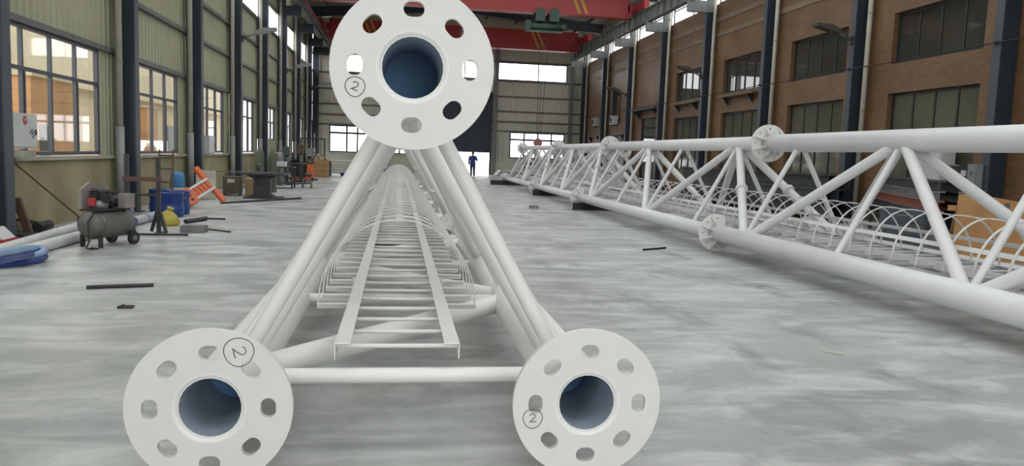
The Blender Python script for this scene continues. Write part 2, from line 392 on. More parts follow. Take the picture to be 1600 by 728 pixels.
# ---- right wall: brick with two rows of windows, strip glazing on top
def wall_with_holes(x0, x1, y0, y1, z0, z1, holes):
    """brick wall slab (thickness x0..x1) with rectangular holes (ya, yb, za, zb), cut into a grid of solid cells"""
    ys = sorted({y0, y1, *[h[0] for h in holes], *[h[1] for h in holes]}); zs = sorted({z0, z1, *[h[2] for h in holes], *[h[3] for h in holes]})
    mb = MB()
    solid = lambda y, z: not any(h[0] < y < h[1] and h[2] < z < h[3] for h in holes)
    for a, b in zip(ys[:-1], ys[1:]):
        run = None
        for c, d in zip(zs[:-1], zs[1:]):
            if solid((a + b)/2, (c + d)/2): run = (run[0], d) if run else (c, d)
            else:
                if run: mb.box(x0, x1, a, b, *run)
                run = None
        if run: mb.box(x0, x1, a, b, *run)
    return mb
holes = []; rb = [y for y in RCOL if 9 < y < 36]
for y in rb:
    holes += [(y + 1.0, y + 4.7, 4.75, 6.25), (y + 1.0, y + 4.7, 1.15, 3.88)]
holes.append((42.3, 45.1, 0.0, 4.1))
wr = struct('wall_right', wall_with_holes(XR, XR + .37, Y0, Y1, 0, 8.95, holes), BRICK_R, label='brown brick wall with dark windows', cat='wall')
for z, h in ((7.42, .2), (8.1, .2)): MB().box(XR - .03, XR + .02, Y0, Y1, z, z + h).build('pale_strip', BAND, wr)  # two thin pale strips standing proud of the brick
nthR = ['behind the notices and switch boxes', 'behind the upper flange joint of the long truss', 'reflecting the bright gable, by the second lamp', 'reflecting the gable, half behind a wall lamp', 'farthest of the brick wall']
for i, y in enumerate(rb):
    q = ['outside the near bay', 'above the notices and switch boxes', 'between the two cream pipes with a lamp beside it', 'lit by the reflected gable windows', 'half hidden by a wall lamp'][i]
    window_x(XR + .2, y + 1.0, y + 4.7, 4.75, 6.25, 4, [], FRAME_R, GLASS_R, label='upper dark four-light window in the brick wall, ' + q)
    window_x(XR + .2, y + 1.0, y + 4.7, 1.15, 3.88, 4, [], FRAME_R, GLASS_L, label='lower dark four-light window in the brick wall, ' + q)
for i, y in enumerate(RCOL):
    if y < 28: continue
    window_x(XR + .12, y + .2, min(y + 5.85, Y1 - .1), 8.97, 10.5, 2, [9.66], MATS['runway_paint'], FROST, label='bright strip window under the eaves of the brick wall', fw=.06, bar=.05)
MB().box(XR, XR + .3, Y0, 28.8, 8.95, EAVE).build('upper_sheet', CREAM, wr)
MB().box(XR, XR + .3, 28.8, Y1, 10.5, EAVE).build('upper_sheet', CREAM, wr)
# roller door in the brick wall with a canopy above
d2 = struct('door_2', MB().box(XR + .1, XR + .16, 42.3, 45.1, 0, 4.1), MATS['dark_reflecting_pane'], label='plain dark door in the brick wall under a narrow canopy', cat='door')
MB().box(XR + .02, XR + .14, 42.2, 42.32, 0, 4.15).build('frame', FRAME_R, d2); MB().box(XR + .02, XR + .14, 45.08, 45.2, 0, 4.15).build('frame', FRAME_R, d2)
cp = thing('door_canopy', 'narrow flat canopy on brackets above the door in the brick wall', 'canopy', (XR, 43.7, 4.5))
MB().box(-.55, -.03, -2.5, 2.2, 0, .12).build('slab', DKSTEEL, cp)
for yy in (-1.8, 1.6): MB().prism([(-.5, 0), (-.03, 0), (-.03, -.45)], 'y', yy, yy + .06).build('bracket', DKSTEEL, cp)

rc = h_column('steel_column', 0, -1, 9.0, 'dark steel H column against the brown brick wall', 'columns along the brick wall')
rc.location = (14.12, 16.7, 0)
del rc['group']; rc['label'] = 'dark steel H column on the brick wall ' + RWHERE[1]
for i, y in enumerate([q for q in RCOL if q > 10]):
    if abs(y - 16.7) > .1: copy_tree(rc, (14.12, y, 0), label='dark steel H column on the brick wall ' + RWHERE[i])
rp = downpipe(0, 'cream downpipe beside a dark column on the brick wall', 'downpipes along the brick wall', 0.0); rp.location = (14.4, 22.75 - .42, 0)
del rp['group']; rp['label'] = 'cream downpipe on the brick wall ' + RWHERE[2]
for i, y in enumerate([q for q in RCOL if q > 10]):
    if y > 24: copy_tree(rp, (14.4, y - .42, 0), label='cream downpipe on the brick wall ' + RWHERE[i])

# ---- far gable
door = (2.3, 7.2); DTOP = 6.1
wf = struct('wall_far', MB().box(XL - .28, door[0], Y1, Y1 + .25, 0, 1.05), FARSHEET, label='grey sheeted far gable wall', cat='wall')
MB().box(door[1], XR + .37, Y1, Y1 + .25, 0, 1.05).build('plinth', FARSHEET, wf)
def fs(x0, x1, z0, z1): ribbed(x0, x1, z0, z1, Y1 + .06, axis='X').build('cladding_panel', FARSHEET, wf)
for x0, x1 in ((XL, -5.2), (1.2, door[0]), (door[1], 8.71), (13.1, XR)): fs(x0, x1, 1.05, 3.4)
for x0, x1 in ((-5.2, 1.2), (8.71, 13.1)): fs(x0, x1, 1.05, 1.38)
for x0, x1 in ((XL, door[0]), (door[1], XR)):
    for z0, z1 in ((3.4, 5.0), (5.0, 6.1)): fs(x0, x1, z0, z1)
fs(XL, XR, 6.1, 7.41)
for x0, x1 in ((XL, -4.64), (13.12, XR)): fs(x0, x1, 7.41, 8.8)
fs(XL, XR, 8.8, 10.2); fs(XL, XR, 10.2, EAVE + .1)
MB().prism([(XL, EAVE), (XR, EAVE), (XM, RIDGE + .2)], 'y', Y1, Y1 + .06).build('gable_sheet', FARSHEET, wf)
for z in (3.46, 4.2, 5.0, 6.15, 7.36, 8.85, 10.2):
    for x0, x1 in ((XL, door[0]), (door[1], XR)): MB().box(x0, x1, Y1 - .04, Y1 + .04, z - .06, z + .06).build('girt', GIRT, wf)
for x in (-.9, door[0] - .14, 7.46, 13.5): MB().box(x - .13, x + .13, Y1 - .3, Y1 - .02, 0, 11.2).build('gable_post', RUNW, wf)
window_y(Y1 + .02, -5.2, 1.2, 1.38, 3.4, [-3.9, -3.1, -2.3, -1.0, .1], [2.83], FRAME, FROST, label='wide bright gridded window low in the far gable behind the workbenches', bar=.13)
window_y(Y1 + .02, 8.71, 13.1, 1.38, 3.4, [9.85, 10.95, 12.05], [2.83], FRAME, FROST, label='bright gridded window low in the far gable behind the hook block', bar=.12)
window_y(Y1 + .02, -4.64, 7.33, 7.41, 8.8, [-2.2, .2, 2.6, 5.0], [], FRAME, FROST, label='long bright window strip high in the far gable above the shutter', bar=.07)
window_y(Y1 + .02, 7.6, 13.12, 7.41, 8.8, [10.8], [], FRAME, FROST, label='bright window strip high in the far gable beside the crane rail', bar=.07)
d1 = struct('door_1', MB().box(door[0] - .02, door[1] + .02, Y1 + .02, Y1 + .05, 1.72, 1.84), SHUT, label='slate roller shutter half raised over the bright yard', cat='door')
for k in range(24):
    z = 1.84 + k*.18
    MB().prism([(Y1 + .05, z), (Y1 + .03, z + .03), (Y1 + .03, z + .15), (Y1 + .05, z + .18), (Y1 + .07, z + .18), (Y1 + .07, z)], 'x', door[0], door[1]).build('slat', SHUT, d1)
for x in (door[0], door[1]): MB().box(x - .08, x + .05, Y1 - .06, Y1 + .1, 0, DTOP).build('guide_rail', DKSTEEL, d1)
MB().cyl((door[0], Y1 - .1, DTOP + .1), (door[1], Y1 - .1, DTOP + .1), .22, n=16).build('drum_box', SHUT, d1)

# ---- roof
roof = struct('ceiling', MB().add([(XL - .5, 48, EAVE), (XM, 48, RIDGE), (XR + .5, 48, EAVE), (XL - .5, Y1 + .3, EAVE), (XM, Y1 + .3, RIDGE), (XR + .5, Y1 + .3, EAVE)], [(0, 1, 4, 3), (1, 2, 5, 4)]), ROOF, label='grey sheeted pitched roof with added, unseen daylight strips', cat='roof')
SKYL = mat('added_daylight_sheet', (1, 1, 1))  # strips added out of view to let sky light into the hall
glass_clear('added_daylight_sheet', (.86, .87, .86)); SKYL = MATS['added_daylight_sheet']
slope = math.atan2(RIDGE - EAVE, XM - XL + .5)
for k in range(10):
    ya = -12 + 6*k
    for (xa, za), (xb, zb) in (((XL - .5, EAVE), (XM, RIDGE)), ((XM, RIDGE), (XR + .5, EAVE))):
        for i, (p, q) in enumerate(((ya, ya + 2.1), (ya + 2.1, ya + 3.9), (ya + 3.9, ya + 6))):
            mb = MB().add([(xa, p, za), (xb, p, zb), (xb, q, zb), (xa, q, za)], [(0, 1, 2, 3)])
            mb.build('added_daylight_sheet' if i == 1 else 'roof_sheet', SKYL if i == 1 else ROOF, roof)
    for xc, sg in ((-1.4, -1), (9.6, 1)):
        portal('skylight_portal', (xc, ya + 3, EAVE + .42), (0, sg*slope, 0), 10.4, 1.8)
for k in range(12):                                # rafters
    y = -11 + 6*k
    if y < 40: continue
    r_ = thing('roof_rafter', 'dark blue pitched roof beam ' + {43: 'over the nearer red crane', 49: 'between the two red cranes', 55: 'over the farther red crane'}[y], 'beam', (0, y, 0))
    for (xa, za), (xb, zb) in (((XL + .1, EAVE), (XM, RIDGE)), ((XM, RIDGE), (XR - .1, EAVE))):
        MB().obox((xa, 0, za - .42), (xb, 0, zb - .42), .02, .6).build('web', BEAM, r_)
        MB().obox((xa, 0, za - .72), (xb, 0, zb - .72), .22, .03).build('flange', BEAM, r_)
        MB().obox((xa, 0, za - .11), (xb, 0, zb - .11), .22, .03).build('flange', BEAM, r_)
for k in range(9):                                 # purlins near the gable
    x = -5 + 2.3*k; z = RIDGE - abs(x - XM)*(RIDGE - EAVE)/(XM - XL + .5) - .1
    MB().box(x - .03, x + .03, 43, Y1 - .1, z - .09, z + .06).build('purlin', DKSTEEL, roof)
wb = struct('wall_rear', MB().box(XL - .28, 0.2, Y0 - .25, Y0, 0, EAVE), FARSHEET, label='sheeted rear gable wall, unseen and added to cut the light from behind', cat='wall')  # wall added out of view, doorway sized to weaken the light from behind
MB().box(8.2, XR + .37, Y0 - .25, Y0, 0, EAVE).build('sheet', FARSHEET, wb); MB().box(.2, 8.2, Y0 - .25, Y0, 7.0, EAVE).build('sheet', FARSHEET, wb)
portal('rear_portal', (4.2, Y0 + .05, 3.5), (PI/2, 0, PI), 8.0, 7.0)
portal('gable_portal', (4.2, Y1 - .1, 8.1), (-PI/2, 0, PI), 17, 1.3)

# ---- runway beams and brackets
def runway(x, sg, y0, label):
    t = thing('crane_runway', label, 'beam', (x, 0, 0))
    MB().box(-.015, .015, y0, Y1 - .4, 9.16, 9.82).build('web', RUNW, t)
    MB().box(-.17, .17, y0, Y1 - .4, 9.12, 9.16).build('flange', RUNW, t)
    MB().box(-.19, .19, y0, Y1 - .4, 9.82, 9.86).build('flange', RUNW, t)
    MB().box(-.03, .03, y0, Y1 - .4, 9.86, 9.95).build('rail', DKSTEEL, t)
    me = MB().box(-.16, .16, -.012, .012, 9.16, 9.82).mesh('stiffener')
    y = y0 + .5
    while y < Y1 - .6: link('stiffener', me, RUNW, t, loc=(0, y, 0)); y += 1.0
    return t
rr = runway(13.42, -1, 28, 'grey stiffened crane runway beam along the brick wall')
lr = runway(-5.45, 1, 35, 'grey stiffened crane runway beam along the panelled wall')
MB().box(.28, .32, 35, Y1 - .4, 9.5, 9.56).build('conductor_rail', RED, lr); MB().box(.2, .34, 35, Y1 - .4, 9.3, 9.34).build('cable_tray', STEEL, lr)

# ---- overhead cranes
def crane(y, zb, h, label, hoist):
    t = thing('overhead_crane', label, 'crane', (0, y, zb))
    MB().box(-4.95, 12.95, -.28, .28, .1, h).build('girder', RED, t)
    MB().box(-4.95, 12.95, -.36, .36, 0, .1).build('bottom_flange', RED, t)
    for x in (-5.45, 13.42): MB().box(x - .14, x + .14, -1.9, 1.9, 9.96 - zb, 10.45 - zb).build('end_carriage', RED, t)
    for x in (-5.16, 12.86): MB().box(x, x + .3, -.28, .28, 9.98 - zb, 10.4 - zb).build('girder_end', RED, t)
    for cx in (-2.6, 9.35):
        for k in range(2):
            x = cx + k*.42
            MB().prism([(x, h), (x + .16, h), (x + .75, .12), (x + .59, .12)], 'y', -.287, -.281).build('hazard_stripe', YELLOW, t)
    if not hoist:
        p = MB().box(4.3, 5.0, -.29, -.281, .7, 1.2).build('rating_sign', WHITEP, t)
        MB().box(4.42, 4.88, -.294, -.29, .8, 1.1).build('sign_face', RED, p); MB().box(4.5, 4.8, -.297, -.294, .88, 1.02).build('sign_mark', WHITEP, p)
    return t
crane(43.5, 9.62, 1.5, 'nearer red overhead crane girder carrying the green hoist', True)
crane(56.2, 9.30, 1.42, 'farther red overhead crane girder with striped panels in front of the gable', False)
hx, hy = 8.2, 43.5
h = thing('crane_hoist', 'green electric wire rope hoist under the nearer red crane girder', 'hoist', (hx, hy, 9.0))
MB().cyl((-.95, 0, -.05), (.75, 0, -.05), .24, n=18).build('drum', GREENM, h)
MB().cyl((.75, 0, -.05), (1.15, 0, -.05), .2, n=16).build('motor', GREENM, h)
MB().box(-1.25, -.95, -.22, .22, -.3, .22).build('gear_box', GREENM, h)
for x in (-.45, .35):
    MB().box(x - .28, x + .28, -.42, -.38, .22, .85).box(x - .28, x + .28, .38, .42, .22, .85).box(x - .28, x + .28, -.42, .42, .17, .22).build('trolley', GREENM, h)
    for yy in (-.34, .34): MB().cyl((x, yy - .03, .8), (x, yy + .03, .8), .13, n=14).build('wheel', DKSTEEL, h)
MB().box(-1.2, .9, -.27, .27, -.36, -.31).build('guard_plate', GREENM, h)
hk = thing('hook_block', 'reddish hook block hanging on wire ropes from the hoist', 'hook', (hx - .25, hy, 2.0))
FADED = mat('faded_red', (.34, .15, .13), .55, var=.1)
MB().cyl((0, -.09, .38), (0, .09, .38), .25, n=20).build('sheave_housing', FADED, hk)
MB().box(-.1, .1, -.07, .07, .02, .2).build('shank', FADED, hk)
MB().path([(.0, 0, .05), (.0, 0, -.06), (.09, 0, -.14), (.2, 0, -.1), (.21, 0, 0)], .035).build('hook', RUST, hk)
for x in (-.18, .02, .28): MB().cyl((x*.5, 0, .5), (x*1.1 + .1, 0, 6.6), .012, n=6).build('wire_rope', DKSTEEL, hk)

# ------------------------------------------------------------------ trusses
def disc_mesh(name, R, rin, slots, thick, n=64):
    """plate perpendicular to Y, front face at y=0, back at y=thick; slots: (radius, half length, half width, number)"""
    b = bmesh.new(); edges = []
    def loop(pts):
        vs = [b.verts.new((x, 0, z)) for x, z in pts]
        for i in range(len(vs)): edges.append(b.edges.new((vs[i], vs[(i + 1) % len(vs)])))
    loop([(R*math.cos(2*PI*i/n), R*math.sin(2*PI*i/n)) for i in range(n)])
    loop([(rin*math.cos(2*PI*i/40), rin*math.sin(2*PI*i/40)) for i in range(40)])
    if slots:
        rs, hl, hw, k = slots
        for j in range(k):
            a = PI/2 + 2*PI*j/k; rd = Vector((math.cos(a), math.sin(a))); tg = Vector((-rd.y, rd.x)); pts = []
            c0 = hl - hw; m = 7 if hl > .03 else 4
            for i in range(m + 1):
                t = -PI/2 + PI*i/m; pts.append(rd*rs + tg*(c0 + hw*math.cos(t)) + rd*hw*math.sin(t))
            for i in range(m + 1):
                t = PI/2 + PI*i/m; pts.append(rd*rs + tg*(-c0 + hw*math.cos(t)) + rd*hw*math.sin(t))
            if c0 < 1e-5: pts = pts[:m] + pts[m + 1:-1]
            loop([(p.x, p.y) for p in pts])
    bmesh.ops.triangle_fill(b, use_beauty=True, use_dissolve=False, edges=edges, normal=(0, -1, 0))
    r = bmesh.ops.extrude_face_region(b, geom=b.faces[:])
    bmesh.ops.translate(b, verts=[v for v in r['geom'] if isinstance(v, bmesh.types.BMVert)], vec=(0, thick, 0))
    bmesh.ops.recalc_face_normals(b, faces=b.faces)
    me = bpy.data.meshes.new(name); b.to_mesh(me); b.free(); return me

def gusset_mesh(r0, r1, ln, t=.012):              # triangular rib between tube and flange, in the XY plane at angle 0
    return MB().prism([(r0, 0), (r1, 0), (r1, .03), (r0 + .02, ln), (r0, ln)], 'z', -t/2, t/2).mesh('gusset')

def truss(label, xc, zb, zt, half, secs, nodes, lad, rb=.075, rs=.042, front='slot', group=None, caps=True, WHITE=WHITE):
    t = thing('lattice_tower_section', label, 'truss', (xc, secs[0][0], 0), group=group)
    oy = secs[0][0]
    P = {'L': Vector((-half, 0, zb)), 'R': Vector((half, 0, zb)), 'T': Vector((0, 0, zt))}
    def pt(k, y): return P[k] + Vector((0, y - oy, 0))
    def rad(y):
        for s0, s1, r, _ in secs:
            if s0 <= y <= s1: return r
        return secs[-1][2]
    for i, (y0, y1, r, fr) in enumerate(secs):
        cm = MB().ring((0, .012, 0), (0, y1 - y0 - .012, 0), r, r - .02, n=28).mesh('chord'); cm.materials.append(WHITE)
        slot = front == 'slot' and i == 0
        fm = disc_mesh('flange', fr, r + .0005, (fr*.70, .049, .036, 8) if slot else (fr*.78, .016, .016, 8), .032); fm.materials.append(FLANGE)
        fm2 = disc_mesh('flange', fr, r + .0005, (fr*.78, .016, .016, 8), .032); fm2.materials.append(FLANGE)
        gm = gusset_mesh(r, fr*.93, .17); gm.materials.append(WHITE)
        for k in 'LRT':
            c = link('chord', cm, None, t, loc=pt(k, y0))
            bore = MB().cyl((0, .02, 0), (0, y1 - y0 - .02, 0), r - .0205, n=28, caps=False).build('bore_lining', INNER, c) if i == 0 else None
            if slot: MB().cyl((0, .62, 0), (0, .63, 0), r - .0207, n=28).build('bore_haze_disc', BOREB, c)  # disc added inside the tube to give the bore its hazy blue
            fl = link('flange', fm, None, t, loc=pt(k, y0)); fr2 = link('flange', fm2, None, t, loc=pt(k, y1 - .032))
            for j in range(8):
                a = PI/8 + j*PI/4
                gg = link('gusset', gm, None, fl, loc=(0, .032, 0)); gg.rotation_euler = (0, -a, 0)
                gg = link('gusset', gm, None, fr2, loc=(0, 0, 0)); gg.rotation_euler = (PI, a, 0)
            if slot:
                n = 72; vs = []
                for q in range(n):
                    a = 2*PI*q/n; e = .004*math.sin(q*1.9) + .003*math.sin(q*5.3)
                    for u, v in ((r - .014, .010), (r - .002 + e*.3, -.001 + e*.1), (r + .006 + e*.15, -.0003)):
                        vs.append((u*math.cos(a), v, u*math.sin(a)))
                MB().add(vs, [(q*3 + m_, ((q + 1) % n)*3 + m_, ((q + 1) % n)*3 + m_ + 1, q*3 + m_ + 1) for q in range(n) for m_ in (0, 1)], True).build('weld_bead', WHITE, fl)
    joints = [s[0] for s in secs[1:]]
    kd = {'T': 'T', 'B': None}
    for i, (y, ty) in enumerate(nodes):
        for a, b in ((('T', 'L')), ('T', 'R'), ('L', 'R')):
            MB().saddle(pt(a, y), pt(b, y), rs, P[a], rad(y), P[b], rad(y), n=14).build('strut', WHITE, t)
        if i + 1 < len(nodes):
            y2, t2 = nodes[i + 1]
            for a, b in (('T', 'L'), ('T', 'R'), ('R', 'L')):
                s_, e_ = (a, b) if ty == 'T' else (b, a)
                p, q = pt(s_, y), pt(e_, y2); br = MB().saddle(p, q, rb, P[s_], rad(y), P[e_], rad(y2), n=18).build('diagonal_brace', WHITE, t)
                for jy in joints:
                    if y < jy < y2:
                        d = (q - p); m_ = p + d*((jy - y)/(y2 - y)); d.normalize()
                        MB().ring(m_ - d*.035, m_ + d*.035, rb*1.45, rb*.98, n=20).build('joint_collar', WHITE, br)
    if lad:
        x0, zl, ya, yb, sp, yh, hr, hsp = lad
        los = []
        for sg in (-1, 1):
            rl = MB().box(x0 + sg*.34 - (.085 if sg > 0 else 0), x0 + sg*.34 + (.085 if sg < 0 else 0), ya - oy, yb - oy, zl - .006, zl)
            rl.box(x0 + sg*.34 - (.006 if sg > 0 else 0), x0 + sg*.34 + (.006 if sg < 0 else 0), ya - oy, yb - oy, zl - .09, zl - .006)
            los.append(rl.build('ladder_stringer', WHITE, t))
        lo = los[0]
        rm = MB().cyl((x0 - .33, 0, zl - .02), (x0 + .33, 0, zl - .02), .0125, n=10).mesh('rung'); rm.materials.append(WHITE)
        y = ya + .025
        while y < yb: link('rung', rm, None, lo, loc=(0, y - oy, 0)); y += sp
        hb = zl - .05; co = None
        for a in (0, -62, 62):
            a = math.radians(a); c_, s_ = math.sin(a), math.cos(a)
            p0 = Vector((x0 + c_*(hr - .012), yh - oy, hb + s_*(hr - .012)*1.1)); p1 = p0 + Vector((0, yb - yh - .1, 0))
            cs_ = MB().obox(p0, p1, .055, .006, up=(c_, 0, s_)).build('cage_strip', WHITE, t); co = co or cs_
        vs = []; n = 28
        for q in range(n + 1):
            a = PI*q/n
            for rr_, yy in ((hr, -.017), (hr, .017), (hr - .007, .017), (hr - .007, -.017)): vs.append((x0 + rr_*math.cos(a), yy, hb + 1.1*rr_*math.sin(a)))
        fs_ = [(4*q + u, 4*q + (u + 1) % 4, 4*q + 4 + (u + 1) % 4, 4*q + 4 + u) for q in range(n) for u in range(4)] + [(0, 1, 2, 3), (4*n + 3, 4*n + 2, 4*n + 1, 4*n)]
        hm = MB().add(vs, fs_).mesh('cage_hoop'); hm.materials.append(WHITE)
        bms = []
        for sg in (-1, 1):
            xa, xb = sorted((x0 + sg*.335, x0 + sg*(hr + .006)))
            me = MB().box(xa, xb, -.025, .025, zl - .05, zl - .044).box(xa, xb, .019, .025, zl - .085, zl - .05).mesh('outrigger_bar'); me.materials.append(WHITE); bms.append(me)
        y = yh
        while y < yb - .05:
            link('cage_hoop', hm, None, co, loc=(0, y - oy, 0))
            for me, l_ in zip(bms, los): link('outrigger_bar', me, None, l_, loc=(0, y - oy, 0))
            y += hsp
        for y, ty in nodes[1:]:                   # brackets from the struts up to the stringers
            for sg in (-1, 1):
                MB().box(x0 + sg*.34 - .03, x0 + sg*.34 + .03, y - oy - .006, y - oy + .006, zb + .02, zl - .006).build('ladder_bracket', WHITE, los[(sg + 1)//2])
    return t

ZB, ZT = .415, 2.036
A_nodes = [(4.15, 'B'), (6.35, 'T'), (8.4, 'B'), (10.45, 'T'), (12.5, 'B'), (14.35, 'T'), (16.2, 'B'), (18.1, 'T'), (20.0, 'B'), (22.1, 'T'), (24.2, 'B'), (26.4, 'T')]
tA = truss('white tubular lattice truss with caged ladder, its three round slotted flanges marked 2', .06, ZB, ZT, .91,
           [(3.63, 11.6, .1625, .38), (11.6, 19.0, .15, .34), (19.0, 27.6, .14, .33)], A_nodes, (-.04, .60, 4.13, 27.5, .335, 5.45, .56, .335), rb=.078, rs=.043)
# marker writing: a circled 2 on each slotted flange
def ribbon(pts, wd, y=-.0012):
    mb = MB(); vs = []
    for i, p in enumerate(pts):
        a = pts[max(0, i - 1)]; b = pts[min(len(pts) - 1, i + 1)]; d = Vector((b[0] - a[0], b[1] - a[1])); d.normalize(); nrm = Vector((-d.y, d.x))*wd/2
        vs += [(p[0] + nrm.x, y, p[1] + nrm.y), (p[0] - nrm.x, y, p[1] - nrm.y)]
    return mb.add(vs, [(2*i, 2*i + 1, 2*i + 3, 2*i + 2) for i in range(len(pts) - 1)])
two = [(-.42, .38), (-.25, .58), (.05, .62), (.28, .48), (.32, .25), (.12, -.02), (-.2, -.3), (-.45, -.5), (-.2, -.42), (.15, -.44), (.5, -.38)]
def mark(k, cx, cz, r, rot, sx=1.0, sz=1.0):
    p = {'L': Vector((-.91, 0, ZB)), 'R': Vector((.91, 0, ZB)), 'T': Vector((0, 0, ZT))}[k]
    c_, s_ = math.cos(rot), math.sin(rot)
    circ = [(cx + r*(1 + .03*math.sin(3*a))*math.cos(a)*sx, cz + r*(1 + .03*math.sin(3*a))*math.sin(a)*sz) for a in [2*PI*i/40 + 2.2 for i in range(42)]]
    g2 = [(cx + .78*r*(c_*u - s_*v), cz + .78*r*(s_*u + c_*v)) for u, v in two]
    o = ribbon(circ, .0042); o2 = ribbon(g2, .0048)
    o.build('marker_circle', INK, tA, loc=p, label='circle drawn in black marker'); o2.build('marker_numeral', INK, tA, loc=p, label='handwritten number 2 in black marker')
mark('T', -.262, -.100, .045, math.radians(-20))
mark('L', .133, .272, .068, math.radians(-78))
mark('R', -.278, -.073, .049, 0)

XB = 6.70
B_nodes = [(4.3, 'T'), (6.92, 'B'), (9.4, 'T'), (12.05, 'B'), (14.4, 'T'), (17.35, 'B'), (19.85, 'T'), (22.6, 'B'), (24.7, 'T'), (26.8, 'B'), (28.8, 'T'), (30.8, 'B'), (33.0, 'T'), (35.4, 'B'), (37.7, 'T'), (40.2, 'B')]
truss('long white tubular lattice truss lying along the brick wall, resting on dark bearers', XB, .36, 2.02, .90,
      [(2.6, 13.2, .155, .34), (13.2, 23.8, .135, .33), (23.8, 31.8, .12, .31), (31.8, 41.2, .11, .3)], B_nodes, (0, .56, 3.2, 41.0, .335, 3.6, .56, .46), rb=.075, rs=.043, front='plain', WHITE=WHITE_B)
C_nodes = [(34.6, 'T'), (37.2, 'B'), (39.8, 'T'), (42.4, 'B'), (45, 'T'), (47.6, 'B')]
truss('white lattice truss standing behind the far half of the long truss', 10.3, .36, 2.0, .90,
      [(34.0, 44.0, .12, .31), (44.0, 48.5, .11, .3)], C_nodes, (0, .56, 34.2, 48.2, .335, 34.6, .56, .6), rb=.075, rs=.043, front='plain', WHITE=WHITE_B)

# bearers under the trusses
def bearer(x0, x1, y, h, label, wd=.16):
    b = thing('steel_bearer', label, 'bearer', ((x0 + x1)/2, y, 0)); L_ = (x1 - x0)/2
    MB().box(-L_, L_, -wd/2, wd/2, 0, .02).build('flange', DKSTEEL, b); MB().box(-L_, L_, -wd/2, wd/2, h - .02, h).build('flange', DKSTEEL, b)
    MB().box(-L_, L_, -.012, .012, .02, h - .02).build('web', DKSTEEL, b)
bearer(4.95, 8.2, 40.8, .245, 'long dark steel bearer under the far tip of the long truss')
bearer(5.55, 7.9, 31.1, .235, 'short dark steel bearer under the third joint of the long truss')
bearer(5.45, 8.1, 23.3, .22, 'dark steel bearer under the middle joint of the long truss', .2)
bearer(5.6, 8.0, 5.0, .2, 'dark steel bearer under the out-of-frame end of the long truss')
bearer(9.2, 11.4, 40, .235, 'dark steel bearer under the truss standing behind')
bearer(-1.05, 1.2, 12.9, .262, 'dark steel bearer under the marked truss, nearer one')
bearer(-1.05, 1.2, 22.6, .272, 'dark steel bearer under the marked truss, farther one')

# ------------------------------------------------------------------ outside the windows
ex = thing('neighbour_building', 'cream rendered building outside the gridded windows', 'building', (-13.6, 10, 0))
MB().box(-.4, 0, 0, 60, 0, 3.9).build('wall', EXTCREAM, ex); MB().box(-.4, .02, 0, 60, 3.9, 6.5).build('upper_wall', EXTPALE, ex)
MB().box(0, .25, 0, 60, 3.78, 3.92).build('ledge', EXTPALE, ex)
for k in range(7): MB().box(-.01, .04, 22 + 5.4*k, 23.6 + 5.4*k, 1.2, 2.6).build('window', FRAME, ex)
bb = thing('brick_annex', 'orange brick annex seen through the window with the white switch box', 'building', (-11.0, 26.7, 0))
MB().box(-.58, 0, -1.5, 1.55, 0, 3.5).build('wall', BRICK_O, bb)
MB().box(-.01, .02, -1.0, -.35, .0, 2.05).build('door', FRAME, bb)
MB().box(-.58, .08, -1.55, 1.6, 3.5, 3.62).build('coping', EXTPALE, bb)
for yy in (37.5, 47): 
    p_ = thing('brick_pier', 'orange brick pier of the neighbouring building', 'pier', (-12.9, yy*1.15, 0), group='brick piers outside')
    MB().box(-.58, 0, -.9, .9, 0, 3.4).build('shaft', BRICK_O, p_); MB().box(-.58, .06, -.96, .96, 3.4, 3.5).build('cap', EXTPALE, p_)

# ------------------------------------------------------------------ things on the walls
def switch_box(loc, wd, ht, dp, label, sticker):
    t = thing('switch_box', label, 'electrical box', loc)
    MB().box(0, dp, -wd/2, wd/2, 0, ht).build('case', GREYP if not sticker else WHITEP, t)
    d = MB().box(dp, dp + .015, -wd/2 + .03, wd/2 - .02, .03, ht - .02).build('door', WHITEP, t)
    MB().box(dp + .015, dp + .03, wd/2 - .09, wd/2 - .06, ht*.4, ht*.55).build('latch', DKSTEEL, d)
    if sticker:
        MB().cyl((dp + .0155, .02, ht*.8), (dp + .018, .02, ht*.8), .075, n=24).build('red_sticker', RED, d)
        MB().path([(dp + .019, -.02, ht*.76), (dp + .019, .01, ht*.84), (dp + .019, .03, ht*.78), (dp + .019, .06, ht*.85)], .006, n=6).build('sticker_mark', WHITEP, d)
        for a, b in ((.17, .44), (.24, .4), (.26, .30)): MB().obox((dp + .018, a, ht*b), (dp + .018, a + .1, ht*(b + .12)), .005, .025).build('scribble', INK, d)
        MB().box(-.05, dp + .03, -wd/2, wd/2 - .12, -.14, -.03).build('bracket', SILL, t)
    return t
switch_box((-6.38, 13.74, 1.46), .92, .58, .26, 'white switch box with a red round sticker on the window sill', True)
switch_box((-6.37, 26.75, 1.312), .8, .6, .22, 'grey switch box on the sill of the window above the orange frame', False)
g_ = thing('guy_wire', 'dark brace rod running slantwise down the ochre dado wall', 'rod', (-6.3, 13.5, 0))
p0, p1 = at(17, 250, X=-6.28), at(126, 341, X=-6.05); p1.z = max(p1.z, .05)
MB().cyl(p0 - g_.location, p1 - g_.location, .014, n=8).build('rod', RUST, g_); MB().box(-.04, .05, p0.y - 13.58, p0.y - 13.42, p0.z - .06, p0.z + .04).build('anchor_plate', RUST, g_)
MB().box(.2, .3, p1.y - 13.5 - .05, p1.y - 13.5 + .05, 0, p1.z + .02).build('foot', RUST, g_)

